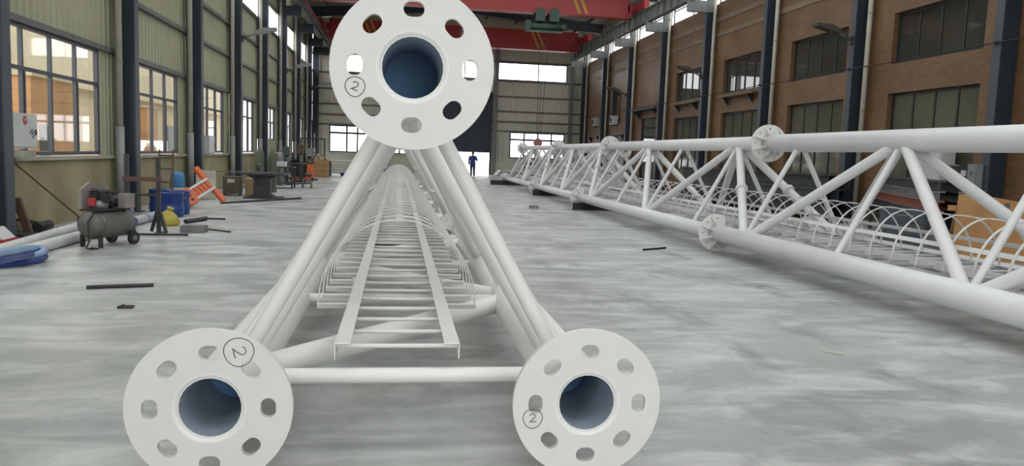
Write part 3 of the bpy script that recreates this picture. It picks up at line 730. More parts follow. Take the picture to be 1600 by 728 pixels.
def wall_lamp(loc, sg, label):
    GREYP = MATS['grey_plastic'] if sg > 0 else mat('lamp_brown', (.07, .065, .05), .5); WHITEP = MATS['white_plastic'] if sg > 0 else GREYP
    t = thing('wall_lamp', label, 'lamp', loc)
    MB().path([(0, 0, 0), (sg*.25, 0, .12), (sg*.55, 0, .26)], .03, n=8).build('arm', STEEL, t)
    MB().box(-.03, .03, -.08, .08, -.12, .12).build('wall_plate', DKSTEEL, t)
    hd = MB().prism([(sg*.45, .16), (sg*1.25, .36), (sg*1.27, .46), (sg*.75, .43), (sg*.42, .27)], 'y', -.17, .17).build('lamp_head', GREYP, t)
    MB().obox((sg*.55, 0, .18), (sg*1.2, 0, .345), .26, .012).build('lens', WHITEP, hd)
wall_lamp((-5.97, 31.0, 5.7), 1, 'grey arm lamp on the navy column behind the pedestal table')
wall_lamp((-5.97, 43.0, 5.7), 1, 'grey arm lamp on the navy column behind the drilling machines')
wall_lamp((-5.97, 55.0, 5.7), 1, 'grey arm lamp on the navy column by the rod rack')
wall_lamp((14.09, 22.75, 5.62), -1, 'dark arm lamp in front of the window between two cream pipes')
wall_lamp((14.09, 34.85, 5.62), -1, 'dark arm lamp in front of the reflecting brick wall window')
wall_lamp((14.09, 46.95, 5.62), -1, 'dark arm lamp above the air conditioner and hose')
def ac(loc, label):
    t = thing('air_conditioner', label, 'air conditioner', loc)
    MB().box(-.34, 0, -.42, .42, 0, .6).build('case', WHITEP, t)
    f_ = MB().ring((-.352, .1, .3), (-.34, .1, .3), .25, .22, n=24).build('fan_ring', GREYP, t)
    MB().cyl((-.346, .1, .3), (-.341, .1, .3), .22, n=24).build('fan_grille', BLACK, t)
    for yy in (-.3, .3): MB().box(-.4, .02, yy - .02, yy + .02, -.05, 0).build('bracket', DKSTEEL, t)
ac((14.58, 55.4, 3.95), 'white air conditioner unit next to the far gable corner')
ac((14.58, 50.6, 3.9), 'white air conditioner unit under the black hose')
t = thing('flue_pipe', 'dark square flue rising above an air conditioner', 'flue', (14.42, 50.9, 4.55))
MB().box(-.12, .12, -.16, .16, 0, 1.75).build('duct', DKSTEEL, t); MB().box(-.15, .15, -.2, .2, 1.75, 1.8).build('cap', DKSTEEL, t)
t = thing('hanging_hose', 'black hose hooked on the brick wall beside the flue', 'hose', (14.5, 49.4, 3.7))
MB().path([(0, .3, .3), (0, .1, .7), (-.05, .12, 1.4), (-.05, -.1, 1.9), (-.05, -.05, 2.3), (-.05, .3, 2.35), (0, .4, 2.1)], .04).build('hose', RUBBER, t)
MB().box(-.02, .1, .2, .34, 2.3, 2.36).build('hook', DKSTEEL, t)
for i, y in enumerate((28.8, 34.85)):
    l_ = thing('wall_shelf', 'concrete shelf on two brackets under the upper window, ' + ('lit by the reflected gable' if i == 0 else 'half hidden by a wall lamp'), 'shelf', (XR, y + 2.85, 4.52))
    MB().box(-.38, 0, -1.9, 1.6, 0, .09).build('slab', BAND, l_)
    for yy in (-1.3, 1.1): MB().prism([(-.3, 0), (-.02, 0), (-.02, -.35)], 'y', yy, yy + .08).build('bracket', DKSTEEL, l_)
for i, y in enumerate((47.2, 53.3)):
    l_ = thing('wall_shelf', 'pipe shelf on brackets low on the brick wall, ' + ('under the hose' if i == 0 else 'next to the gable corner'), 'shelf', (XR, y + 2.6, 3.15))
    MB().box(-.3, 0, -1.6, 1.6, 0, .06).build('slab', DKSTEEL, l_)
    for yy in (-1.3, 1.1): MB().prism([(-.28, 0), (-.02, 0), (-.02, -.4)], 'y', yy, yy + .08).build('bracket', DKSTEEL, l_)
cb = thing('wall_cable', 'thin dark cable strung along the brick wall from column to column', 'cable', (14.05, 10, 4.72))
ys = [RCOL[i] for i in range(3, len(RCOL))]
for a, b in zip(ys[:-1], ys[1:]):
    MB().path([(0, a - 10 + (b - a)*k/8, -.22*math.sin(PI*k/8)*(.3 + .2*math.sin(a))) for k in range(9)], .016, n=6).build('cable_span', RUBBER, cb)
    MB().box(-.01, .06, a - 10 - .03, a - 10 + .03, -.03, .04).build('clip', DKSTEEL, cb)
def notice(y, z, wd, ht, label, x=14.57):
    t = thing('paper_notice', label, 'notice', (x, y, z))
    MB().box(0, .008, -wd/2, wd/2, 0, ht).build('sheet', PAPER, t)
    for k in range(6):
        zz = ht*(.86 - .13*k); MB().box(-.0015, 0, -wd*.42, wd*(.4 - .12*(k % 3)), zz, zz + .018).build('text_line', GREYP, t)
notice(17.15, 2.0, .42, .5, 'small paper notice pinned above the grey meter box', 14.59)
notice(15.55, 1.75, .62, .72, 'large paper notice on the brick wall beside the column')
cbn = thing('electrical_cabinet', 'tall white electrical cabinet with a small framed sheet on its door', 'cabinet', (14.12, 18.75, 1.2))
MB().box(.02, .42, -.5, .5, 0, 1.35).build('case', WHITEP, cbn); dd = MB().box(0, .02, -.48, .48, .03, 1.32).build('door', WHITEP, cbn)
MB().box(-.008, 0, .05, .36, .75, 1.2).build('framed_sheet', PAPER, dd); MB().box(-.02, 0, -.42, -.36, .6, .75).build('handle', DKSTEEL, dd)
MB().box(.0, .3, -.3, .3, -.18, 0).build('base_box', CARD, cbn); MB().box(.05, .4, -.45, .45, -1.2, -.18).build('stand', DKSTEEL, cbn)
mbx = thing('meter_panel', 'dark framed glass panel standing beside the switch gear', 'panel', (14.25, 17.75, .85))
MB().box(0, .25, -.42, .42, 0, .95).build('case', GREYP, mbx); fr_ = MB().box(-.02, 0, -.38, .38, .2, .92).build('frame', BLACK, mbx); MB().box(-.026, -.02, -.34, .34, .25, .87).build('glass', GLASS_R, fr_)
MB().box(.02, .22, -.3, .3, -.85, 0).build('stand', DKSTEEL, mbx)
sg_ = thing('switch_gear', 'open black switch gear with a grey cover and dial', 'electrical box', (13.9, 16.98, 1.2))
MB().box(0, .2, .0, .32, 0, .6).build('case', BLACK, sg_); MB().box(-.02, .2, -.26, -.01, 0, .62).build('cover', GREYP, sg_)
for z in (.1, .32): MB().box(-.03, 0, .05, .2, z, z + .14).build('breaker', WHITEP, sg_)
MB().ring((-.025, -.14, .4), (-.02, -.14, .4), .05, .035, n=16).build('dial', BLACK, sg_); MB().box(.05, .18, -.05, .2, -1.2, 0).build('post', DKSTEEL, sg_)

# stack of long sections stored slantwise behind the long truss
ang = math.radians(-24); ux, uy = math.sin(-ang), math.cos(-ang)
base = Vector((10.9, 13.6, 0))
def section(k, row, z, ln, m, label, wd=.22, ht=.24, off=0.):
    t = thing('steel_section', label, 'steel beam', (base.x + off*uy + ux*.2*k, base.y - off*ux + uy*.2*k, z), rz=ang)
    MB().box(-wd/2, wd/2, 0, ln, 0, .02).build('flange', m, t); MB().box(-wd/2, wd/2, 0, ln, ht - .02, ht).build('flange', m, t); MB().box(-.012, .012, 0, ln, .02, ht - .02).build('web', m, t)
REDL = mat('red_lead_paint', (.26, .07, .04), .6, var=.15)
BLGREY = mat('blue_grey_paint', (.05, .06, .075), .5, var=.15)
for q in range(2):
    s_ = thing('storage_trestle', 'dark trestle under the slanted steel stack', 'trestle', (base.x + ux*(1.5 + 4.2*q), base.y + uy*(1.5 + 4.2*q), 0), rz=ang, group='trestles under the steel stack')
    MB().box(-.6, .6, -.06, .06, .3, .42).build('top_bar', DKSTEEL, s_)
    for x in (-.5, .5): MB().box(x - .05, x + .05, -.05, .05, 0, .3).build('leg', DKSTEEL, s_)
desc = ['dark grey steel section, lowest of the slanted stack', 'blue grey steel section on the lowest one of the slanted stack', 'red oxide steel section in the middle of the slanted stack', 'pale grey steel section over the red oxide one', 'dark steel section topmost of the slanted stack']
for r_, (m, nm) in enumerate(((DKSTEEL, 0), (BLGREY, 1), (REDL, 2), (STEEL, 3), (DKSTEEL, 4))):
    for c_ in range(2):
        section(c_, r_, .42 + .2*r_, 7.4 - .3*r_, m, desc[nm] + (', outer of its pair' if c_ == 0 else ', inner of its pair'), ht=.2, off=-.28 + .5*c_)
d2_ = ['dark steel beam, bottom of the stack along the brick wall', 'blue grey beam in the middle of the stack along the brick wall', 'dark beam on top of the stack along the brick wall']
for r_ in range(3):
    for c_ in range(3):
        t = thing('steel_beam', d2_[r_] + ', ' + ['aisle side', 'middle of its row', 'wall side'][c_], 'steel beam', (12.4 + .34*c_, 20.6 + .25*((r_ + c_) % 2), .12 + .42*r_))
        m = [DKSTEEL, BLGREY, DKSTEEL][r_]; MB().box(-.15, .15, 0, 11.5, 0, .025).build('flange', m, t); MB().box(-.15, .15, 0, 11.5, .395, .42).build('flange', m, t); MB().box(-.012, .012, 0, 11.5, .025, .395).build('web', m, t)
for q, yy in enumerate((22.5, 29.5)):
    t = thing('timber_sleeper', 'timber sleeper under the ' + ['near', 'far'][q] + ' end of the beam stack along the brick wall', 'sleeper', (12.74, yy, 0))
    MB().box(-.7, .7, -.1, .1, 0, .12).build('timber', WOOD, t); MB().box(-.6, -.55, -.105, .105, .05, .08).build('strap', STEEL, t)
pl = thing('plywood_crate', 'worn plywood crate lid propped behind the caged ladder', 'board', (10.98, 12.5, 0), rz=math.radians(-28))
MB().prism([(-.75, 0), (.85, 0), (.82, 1.0), (.3, 1.12), (-.25, 1.2), (-.7, 1.22)], 'y', -.02, .02).build('panel', PLY, pl)
MB().box(-.85, .85, .02, .08, .9, 1.0).build('batten', WOOD, pl); MB().box(-.85, .85, .02, .08, .15, .25).build('batten', WOOD, pl)
for x in (.05, .45): MB().box(x, x + .09, -.024, -.02, 1.0, 1.09).build('knot_hole', BROWN, pl)
MB().obox((-.7, .05, .85), (-.7, .6, .02), .06, .06).build('prop', WOOD, pl); MB().obox((.7, .05, .85), (.7, .6, .02), .06, .06).build('prop', WOOD, pl)
bx = thing('tool_chest', 'dark blue tool chest standing behind the caged ladder', 'chest', (10.0, 13.9, 0), rz=math.radians(-24))
MB().box(-.35, .35, -.3, .3, .06, .85).build('body', BLGREY, bx)
for z in (.12, .36, .6): d_ = MB().box(-.33, .33, -.32, -.3, z, z + .2).build('drawer', BLGREY, bx); MB().box(-.15, .15, -.335, -.32, z + .13, z + .15).build('handle', STEEL, d_)
for x in (-.3, .3):
    for y in (-.25, .25): MB().box(x - .04, x + .04, y - .04, y + .04, 0, .06).build('foot', BLACK, bx)

# ------------------------------------------------------------------ floor things along the panelled wall
DUSTY = mat('dusty_tank', (.15, .145, .13), .6, col2=(.09, .09, .085), scale=5); DUSTG = mat('dusty_guard', (.26, .235, .21), .6, var=.2)
cm = thing('air_compressor', 'dusty grey air compressor with belt guard and red tagged pump', 'compressor', (-4.52, 12.7, 0), rz=math.radians(-24))
MB().lathe((0, -.42, .35), (0, 1, 0), [(0, 0), (.01, .1), (.05, .17), (.12, .215), (.2, .225), (.72, .225), (.8, .215), (.86, .17), (.9, .1), (.91, 0)], 24).build('tank', DUSTY, cm)
MB().ring((0, -.24, .35), (0, -.21, .35), .23, .22, 24).build('tank_seam', STEEL, cm)
for x in (-.17, .17):
    w_ = MB().cyl((x*1.25 - .03, .36, .1), (x*1.25 + .03, .36, .1), .1, n=18).build('wheel', RUBBER, cm); MB().cyl((x*1.25 - .035, .36, .1), (x*1.25 + .035, .36, .1), .045, n=14).build('hub', STEEL, w_)
    MB().box(x - .02, x + .02, -.3, -.24, 0, .2).build('leg', DKSTEEL, cm); MB().box(x - .02, x + .02, .33, .39, .08, .22).build('axle_bracket', DKSTEEL, cm)
MB().box(-.17, .17, -.32, .36, .565, .585).build('deck', DKSTEEL, cm)
mo = MB().cyl((-.02, .05, .70), (-.02, .34, .70), .105, n=18).build('motor', DKSTEEL, cm); MB().box(-.08, .04, .12, .26, .79, .85).build('terminal_box', DKSTEEL, mo)
pm = MB().cyl((.04, -.12, .585), (.04, -.12, .72), .11, n=16).build('pump', STEEL, cm)
for x in (-.05, .13):
    cyl_ = MB()
    for k in range(5): cyl_.cyl((x, -.12, .72 + .034*k), (x, -.12, .738 + .034*k), .085, n=14)
    cyl_.cyl((x, -.12, .7), (x, -.12, .9), .06, n=12).build('cylinder_head', DKSTEEL, pm)
MB().box(-.08, .06, -.25, -.235, .64, .76).build('red_tag', RED, pm)
MB().box(.16, .3, .1, .3, .6, .82).build('control_box', DUSTG, cm)
MB().prism([(-.3, .55), (.32, .55), (.34, .75), (.22, .95), (-.12, .99), (-.3, .88)], 'x', -.2, -.15).build('belt_guard', DUSTG, cm)
MB().path([(.1, -.3, .57), (.12, -.46, .4), (.1, -.42, .1), (.12, -.5, .02), (.25, -.52, .015), (.28, -.44, .015), (.12, -.4, .015)], .012).build('air_hose', RUBBER, cm)

def long_pipe(a, b, r, label, wrap):
    t = thing('long_pipe', label, 'pipe', (a[0], a[1], 0)); d = Vector((b[0] - a[0], b[1] - a[1], 0))
    p = MB().ring((0, 0, r), d + Vector((0, 0, r)), r, r - .012, 22).build('tube', WHITEP, t)
    for f0, f1, m in wrap:
        MB().ring(d*f0 + Vector((0, 0, r)), d*f1 + Vector((0, 0, r)), r + .008, r - .002, 22).build('plastic_wrap', m, t)
LAV = mat('bluish_film', (.30, .32, .42), .4, var=.2)
_a, _b = at(10, 400, Z=.085), at(115, 371.5, Z=.085); _d = (_b - _a)/(_b.y - _a.y)
long_pipe(tuple(_a - _d*1.8), tuple(_a + _d*(17.4 - _a.y)), .085, 'long white pipe on the floor running under the compressor', [(.74, .80, BLUE), (.88, .995, LAV)])
_a, _b = at(10, 388, Z=.085), at(122, 354, Z=.085); _d = (_b - _a)/(_b.y - _a.y)
long_pipe(tuple(_a - _d*1.2), tuple(_a + _d*(18.2 - _a.y)), .085, 'long white pipe on the floor nearer the ochre wall', [(.84, .88, BLUE), (.91, .995, LAV)])
def drum(x, y, label):
    t = thing('blue_drum', label, 'drum', (x, y, 0))
    MB().lathe((0, 0, 0), (0, 0, 1), [(0, 0), (0, .2), (.03, .23), (.2, .24), (.22, .225), (.36, .225), (.38, .24), (.5, .235), (.52, .245), (.54, .245), (.54, .22), (.06, .2), (.06, 0)], 26).build('body', BLUE, t)
    for sg in (-1, 1): MB().path([(sg*.23, -.07, .45), (sg*.28, -.05, .42), (sg*.28, .05, .42), (sg*.23, .07, .45)], .01, n=6).build('handle', STEEL, t)
drum(-5.55, 19.05, 'blue open drum behind the post of the steel stand'); drum(-4.95, 17.9, 'blue open drum beside the wrapped pipe end'); drum(-5.0, 18.6, 'blue open drum nearest the orange frame foot')
sk = thing('woven_sack', 'blue and white woven sack slumped against the dado wall', 'sack', (-6.08, 22.4, 0))
MB().lathe((0, 0, 0), (.02, 0, 1), [(0, 0), (.0, .2), (.05, .25), (.2, .26), (.38, .2), (.42, .19)], 16).build('lower_half', PAPER, sk)
MB().lathe((.008, 0, .41), (.06, 0, 1), [(0, .195), (.15, .19), (.35, .18), (.42, .12), (.43, 0)], 16).build('upper_half', mat('sack_blue', (.05, .2, .42), .6, var=.15), sk)
st = thing('steel_stand', 'dark rusty H shaped steel stand with splayed feet', 'stand', (-4.5, 14.45, 0), rz=math.radians(4))
for sg, hh in ((-1, 1.42), (1, 1.37)):
    x = sg*.26
    po = MB().box(x - .035, x + .035, -.035, .035, .03, hh).build('post', DKSTEEL, st)
    MB().box(x - .05, x + .05, -.22, .22, 0, .03).build('base_bar', DKSTEEL, st)
    for q in (-1, 1): MB().obox((x + .16*q, -.16*q, .03), (x, 0, .5), .04, .05).build('brace', DKSTEEL, st)
MB().box(-.32, .32, -.05, -.035, .94, 1.02).build('cross_bar', RUST, st); MB().box(-.26, .26, -.02, .02, .68, .72).build('lower_bar', DKSTEEL, st)
MB().box(-.36, .8, -.3, -.23, 0, .035).build('floor_bar', DKSTEEL, st)
ld = thing('wooden_ladder', 'short brown wooden ladder leaning on the navy column behind the stand', 'ladder', (-5.75, 20.2, 0), rz=.1)
for x in (-.16, .16): MB().obox((x, -.12, .03), (x, .16, 1.45), .045, .06, up=(0, 1, 0)).build('side_rail', RUST, ld)
for k in range(4): MB().box(-.16, .16, -.07 + .066*k, -.03 + .066*k, .3 + .33*k, .34 + .33*k).build('rung', RUST, ld)
# orange frame lying on its edge: white box beam with orange infill, end plate and cross arm
of = thing('orange_frame', 'orange and white T shaped steel frame lying tilted on the floor', 'frame', (-4.9, 20.6, 0))
P0 = at(288, 324, Y=20.2); P1 = at(329, 287, Y=21.0); A0 = at(305, 262, Y=21.1); A1 = at(350, 314, Y=20.95)
P0.z = max(P0.z, .22); A1.z = max(A1.z, .09)
o_ = of.location; nrm = (P1 - P0).cross(A1 - A0).normalized()
d_ = (P1 - P0).normalized(); u_ = nrm.cross(d_).normalized()
for sg in (-1, 1): MB().obox(P0 - o_ + u_*sg*.15, P1 - o_ + u_*sg*.15, .12, .06, up=u_).build('side_rail', WHITEP, of)
n_ = 6
for k in range(n_):
    a_ = P0.lerp(P1, .2 + .8*k/n_) - o_; b_ = P0.lerp(P1, .2 + .8*(k + .82)/n_) - o_
    MB().obox(a_, b_, .05, .24, up=u_).build('infill_panel', ORANGE, of)
ep = MB().obox(P0 - o_ - d_*.02, P0 - o_ + d_*.3, .14, .46, up=u_).build('end_plate', ORANGE, of)
for sg in (-1, 1): MB().cyl(P0 - o_ + u_*sg*.12 + d_*.14 + nrm*.075, P0 - o_ + u_*sg*.12 + d_*.14 - nrm*.075, .045, n=16).build('hole_bush', BLACK, ep)
mid = A0.lerp(A1, .52); ad = (A1 - A0).normalized()
MB().obox(A0 - o_, mid - o_ - ad*.17, .1, .14, up=nrm.cross(ad)).build('arm', ORANGE, of); MB().obox(mid - o_ + ad*.17, A1 - o_, .1, .14, up=nrm.cross(ad)).build('arm', ORANGE, of)
bd = thing('leaning_board', 'pale grey green board leaning behind the orange frame', 'board', (-5.6, 23.6, 0), rz=.2)
MB().obox((0, 0, .02), (0, .35, .85), .55, .03, up=(0, 1, 0)).build('panel', SILL, bd); MB().obox((-.2, .03, .02), (-.2, .38, .86), .05, .03, up=(0, 1, 0)).build('edge_strip', STEEL, bd)
wd_ = thing('welding_case', 'brown welding machine case with a pale label beside the pedestal table', 'machine', (-5.25, 26.0, 0), rz=.15)
MB().box(-.36, .22, -.3, .3, .06, .62).build('case', BROWN, wd_); MB().box(-.22, .0, -.305, -.3, .42, .54).build('label', PAPER, wd_)
MB().path([(-.3, 0, .62), (-.3, 0, .7), (.16, 0, .7), (.16, 0, .62)], .015).build('handle', DKSTEEL, wd_)
for x in (-.3, .16): MB().box(x - .04, x + .04, -.28, .28, 0, .06).build('foot', BLACK, wd_)
cb_ = thing('carton', 'two tone cardboard carton next to the brown welding case', 'box', (-4.82, 26.1, 0), rz=.15)
MB().box(-.12, .22, -.28, .28, 0, .56).build('box', CARD, cb_); MB().box(.2205, .222, -.2, .2, .3, .42).build('tape', PAPER, cb_); MB().box(.04, .07, -.282, .282, .56, .562).build('seam_tape', PAPER, cb_)
pt_ = thing('pedestal_table', 'dark cast iron pedestal table with a wide flat top', 'table', (-4.2, 24.95, 0))
MB().box(-.52, .6, -.45, .45, 0, .04).build('base_plate', DKSTEEL, pt_)
MB().prism([(-.42, .04), (.42, .04), (.25, .14), (.24, .6), (.48, .74), (-.48, .74), (-.24, .6), (-.25, .14)], 'y', -.2, .2).build('stem', GREYP if False else DKSTEEL, pt_)
MB().box(-.62, .72, -.5, .5, .74, .8).build('table_top', DKSTEEL, pt_)
rd = thing('steel_rod', 'long thin steel rod lying on the pedestal table and overhanging', 'rod', (-4.6, 24.85, .803)); MB().cyl((-1.0, -.1, .012), (1.0, -.1, .012), .012, n=8).build('rod', STEEL, rd)
MB().cyl((-1.0, -.1, .012), (-.96, -.1, .012), .016, n=8).build('end_cap', DKSTEEL, rd)
vs_ = thing('bench_vice', 'small dark vice with a bright spindle on the pedestal table', 'vice', (-4.35, 25.1, .801))
MB().box(-.08, .08, -.1, .1, 0, .05).build('base', DKSTEEL, vs_); MB().box(-.05, .05, -.09, .09, .05, .16).build('jaw', DKSTEEL, vs_); MB().cyl((0, 0, .16), (0, 0, .3), .02, n=10).build('spindle', STEEL, vs_); MB().cyl((-.09, 0, .27), (.09, 0, .27), .01, n=8).build('bar', STEEL, vs_)
def gas(x, y, label, m=OLIVE, h=1.45, r=.14):
    t = thing('gas_cylinder', label, 'gas cylinder', (x, y, 0))
    MB().lathe((0, 0, 0), (0, 0, 1), [(0, 0), (0, r*.9), (.03, r), (h*.82, r), (h*.9, r*.75), (h*.94, r*.4), (h*.95, .04), (h*.95, 0)], 20).build('body', m, t)
    v = MB().cyl((0, 0, h*.94), (0, 0, h), .03, n=10).build('valve', STEEL, t); MB().cyl((-.06, 0, h*.985), (.06, 0, h*.985), .015, n=8).build('hand_wheel', STEEL, v)
gas(-4.75, 27.6, 'olive gas cylinder right behind the pedestal table', h=1.62, r=.155)
gas(-4.42, 28.2, 'olive gas cylinder next to the one behind the pedestal table', h=1.58, r=.15); gas(-5.2, 33.0, 'dark olive gas cylinder by the shorter window', h=1.5); gas(-4.9, 33.4, 'grey gas cylinder by the shorter window', m=STEEL, h=1.5)
def bench(x, y, wd, dp, ht, m, label, rz=0.):
    t = thing('work_bench', label, 'bench', (x, y, 0), rz=rz)
    MB().box(-wd/2, wd/2, -dp/2, dp/2, ht - .05, ht).build('bench_top', m, t)
    for a in (-1, 1):
        for b in (-1, 1): MB().box(a*(wd/2 - .06) - .03, a*(wd/2 - .06) + .03, b*(dp/2 - .06) - .03, b*(dp/2 - .06) + .03, 0, ht - .05).build('leg', DKSTEEL, t)
    MB().box(-wd/2 + .06, wd/2 - .06, -dp/2 + .05, dp/2 - .05, .2, .23).build('shelf', DKSTEEL, t)
bench(-4.55, 31.4, 1.0, .9, .86, DKSTEEL, 'dark low workbench carrying a white box behind the cylinders')
wb_ = thing('white_box', 'white parts box on the dark workbench', 'box', (-4.65, 31.3, .86)); MB().box(-.28, .28, -.2, .2, 0, .16).build('box', WHITEP, wb_); MB().box(-.29, .29, -.21, .21, .16, .19).build('lid', WHITEP, wb_)
vc = thing('grinding_stool', 'dark machine stool with splayed legs beside the dark workbench', 'stool', (-3.6, 31.6, 0))
MB().cyl((0, 0, .5), (0, 0, .58), .2, n=16).build('seat', DKSTEEL, vc)
for k in range(4):
    a = PI/4 + k*PI/2; MB().cyl((math.cos(a)*.26, math.sin(a)*.26, .02), (math.cos(a)*.13, math.sin(a)*.13, .5), .025, n=8).build('leg', STEEL, vc)
def drill(x, y, m, label, ht=1.7):
    t = thing('drill_press', label, 'machine', (x, y, 0))
    MB().box(-.3, .3, -.35, .35, 0, .08).build('base', DKSTEEL, t); MB().cyl((0, .15, .08), (0, .15, ht), .06, n=14).build('column', STEEL, t)
    MB().box(-.24, .24, -.3, .25, .85, .9).build('table', DKSTEEL, t)
    hd = MB().box(-.16, .16, -.35, .3, ht - .4, ht).build('head', m, t); MB().cyl((0, -.2, ht - .62), (0, -.2, ht - .4), .045, n=12).build('spindle', STEEL, hd)
    MB().cyl((0, .38, ht - .3), (0, .38, ht - .02), .1, n=12).build('motor', m, t)
    MB().path([(.16, -.1, ht - .3), (.34, -.2, ht - .45)], .012).build('lever', STEEL, t)
drill(-4.9, 35.2, GREENM, 'green drilling machine standing past the workbench', 1.65)
drill(-4.55, 37.2, MATS['rusty_steel'], 'reddish drilling machine next to the green one', 1.75)
drill(-4.3, 39.6, GREYP, 'grey drilling machine behind the orange pallet jack', 1.6)
bench(-4.7, 36.0, .9, .8, .9, DKSTEEL, 'black steel bench among the drilling machines')
pj = thing('pallet_jack', 'orange pallet jack with upright handle beside the machines', 'pallet jack', (-4.55, 38.2, 0), rz=math.radians(70))
for x in (-.22, .22): MB().box(x - .09, x + .09, -.3, .85, .09, .18).build('fork', ORANGE, pj); MB().cyl((x - .05, .75, .06), (x + .05, .75, .06), .06, n=12).build('roller', BLACK, pj)
MB().prism([(-.3, .09), (.3, .09), (.24, .45), (.12, .85), (-.12, .85), (-.24, .45)], 'y', -.48, -.3).build('pump_body', ORANGE, pj)
MB().cyl((-.1, -.42, .1), (.1, -.42, .1), .1, n=14).build('steer_wheel', BLACK, pj)
MB().path([(0, -.45, .75), (0, -.6, 1.2), (-.17, -.62, 1.3), (-.12, -.63, 1.42), (.12, -.63, 1.42), (.17, -.62, 1.3), (0, -.6, 1.2)], .02).build('handle', BLACK, pj)
cn = thing('cable_coil', 'dark welding machine with loops of cable behind the pallet jack', 'machine', (-5.0, 40.6, 0))
MB().box(-.4, .4, -.3, .3, .08, .8).build('case', BLACK, cn)
for k in range(5): MB().path([((.25 + .05*k)*math.cos(a) - .1, -.33 - .02*k, .62 + (.25 + .03*k)*math.sin(a)) for a in [2*PI*i/20 for i in range(20)]], .022, closed=True).build('cable_loop', RUBBER, cn)
for x in (-.3, .3): MB().cyl((x, -.25, .08), (x, .25, .08), .08, n=12).build('wheel', BLACK, cn)
rk = thing('rod_rack', 'upright rack frame holding tall steel rods near the far corner', 'rack', (-5.05, 46.5, 0))
for x in (-.6, .75): MB().box(x - .04, x + .04, -.04, .04, 0, 2.2).build('post', DKSTEEL, rk)
MB().box(-.6, .75, -.03, .03, 2.12, 2.2).build('top_bar', DKSTEEL, rk); MB().box(-.7, .85, -.35, .35, 0, .6).build('bin', BROWN, rk)
for k in range(8): MB().cyl((-.5 + .16*k, .1*math.sin(k*2.), .6), (-.48 + .16*k + .03*math.sin(k*3.), .1, 2.3 + .35*math.sin(k*1.7)), .022, n=8).build('rod', [STEEL, PIPE_C, DKSTEEL][k % 3], rk)
cr = thing('wooden_crate', 'light wooden crate heaped with rags', 'crate', (-4.4, 44.2, 0))
for z in (.04, .36, .68):
    MB().box(-.52, .52, -.42, -.39, z, z + .3).build('board', WOOD, cr); MB().box(.49, .52, -.39, .39, z, z + .3).build('board', WOOD, cr); MB().box(-.52, -.49, -.39, .39, z, z + .3).build('board', WOOD, cr); MB().box(-.52, .52, .39, .42, z, z + .3).build('board', WOOD, cr)
MB().box(-.5, .5, -.4, .4, 0, .04).build('bottom', WOOD, cr)
for x in (-.45, .41): MB().box(x, x + .05, -.45, -.42, .02, .98).build('cleat', WOOD, cr)
rg = thing('rag_heap', 'heap of pale and brown rags in the wooden crate', 'rags', (-4.4, 44.2, .8))
hp = MB(); N = 16; vs = [(0, 0, .55)]
for ri in (1, 2, 3):
    for i in range(N):
        a = 2*PI*i/N; vs.append((.16*ri*math.cos(a)*(1 + .1*math.sin(5*a)), .125*ri*math.sin(a), .56 - .13*ri + .06*math.sin(3*a + ri) + .03*math.sin(7*a)))
fs_ = [(0, 1 + i, 1 + (i + 1) % N) for i in range(N)] + [(1 + r_*N + i, 1 + (r_ + 1)*N + i, 1 + (r_ + 1)*N + (i + 1) % N, 1 + r_*N + (i + 1) % N) for r_ in (0, 1) for i in range(N)]
hp.add(vs, fs_, True).build('heap', mat('rags', (.40, .36, .24), .9, col2=(.09, .06, .04), scale=6), rg)
MB().obox((-.3, -.3, .25), (.35, .1, .33), .12, .05).build('loose_rag', PAPER, rg)
bench(-2.9, 46.2, 2.2, 1.0, .95, WHITEP, 'pale topped bench beside the wooden crate')
bk = thing('blue_bin', 'dark blue bin under the pale topped bench', 'bin', (-3.15, 45.95, 0)); MB().lathe((0, 0, 0), (0, 0, 1), [(0, 0), (0, .16), (.18, .18)], 16).build('body', BLUE, bk); MB().ring((0, 0, .17), (0, 0, .19), .19, .17, 16).build('rim', BLUE, bk)
def frame_chair(x, y, label, rz):
    t = thing('steel_chair', label, 'chair', (x, y, 0), rz=rz)
    MB().box(-.22, .22, -.22, .22, .43, .46).build('seat', WHITEP, t)
    for a in (-.2, .2):
        MB().cyl((a, -.2, 0), (a, -.2, .43), .018, n=8).build('leg', STEEL, t); MB().cyl((a, .2, 0), (a, .28, .95), .018, n=8).build('leg', STEEL, t)
    for z in (.6, .72, .84): MB().box(-.2, .2, .22 + (z - .6)*.13, .24 + (z - .6)*.13, z, z + .06).build('back_slat', WHITEP, t)
frame_chair(-2.3, 51.5, 'pale chair with slatted back near the gridded gable window', .4); frame_chair(-1.1, 50.4, 'pale chair with slatted back turned to the marked truss', -.6)
sf = thing('wire_shelf', 'pale wire shelf unit under the gable window', 'shelf', (-4.6, 57.5, 0))
for a in (-.9, .9):
    for b in (-.25, .25): MB().box(a - .025, a + .025, b - .025, b + .025, 0, 1.3).build('post', WHITEP, sf)
for z in (.15, .5, .85, 1.22): MB().box(-.9, .9, -.25, .25, z, z + .04).build('shelf', WHITEP, sf)
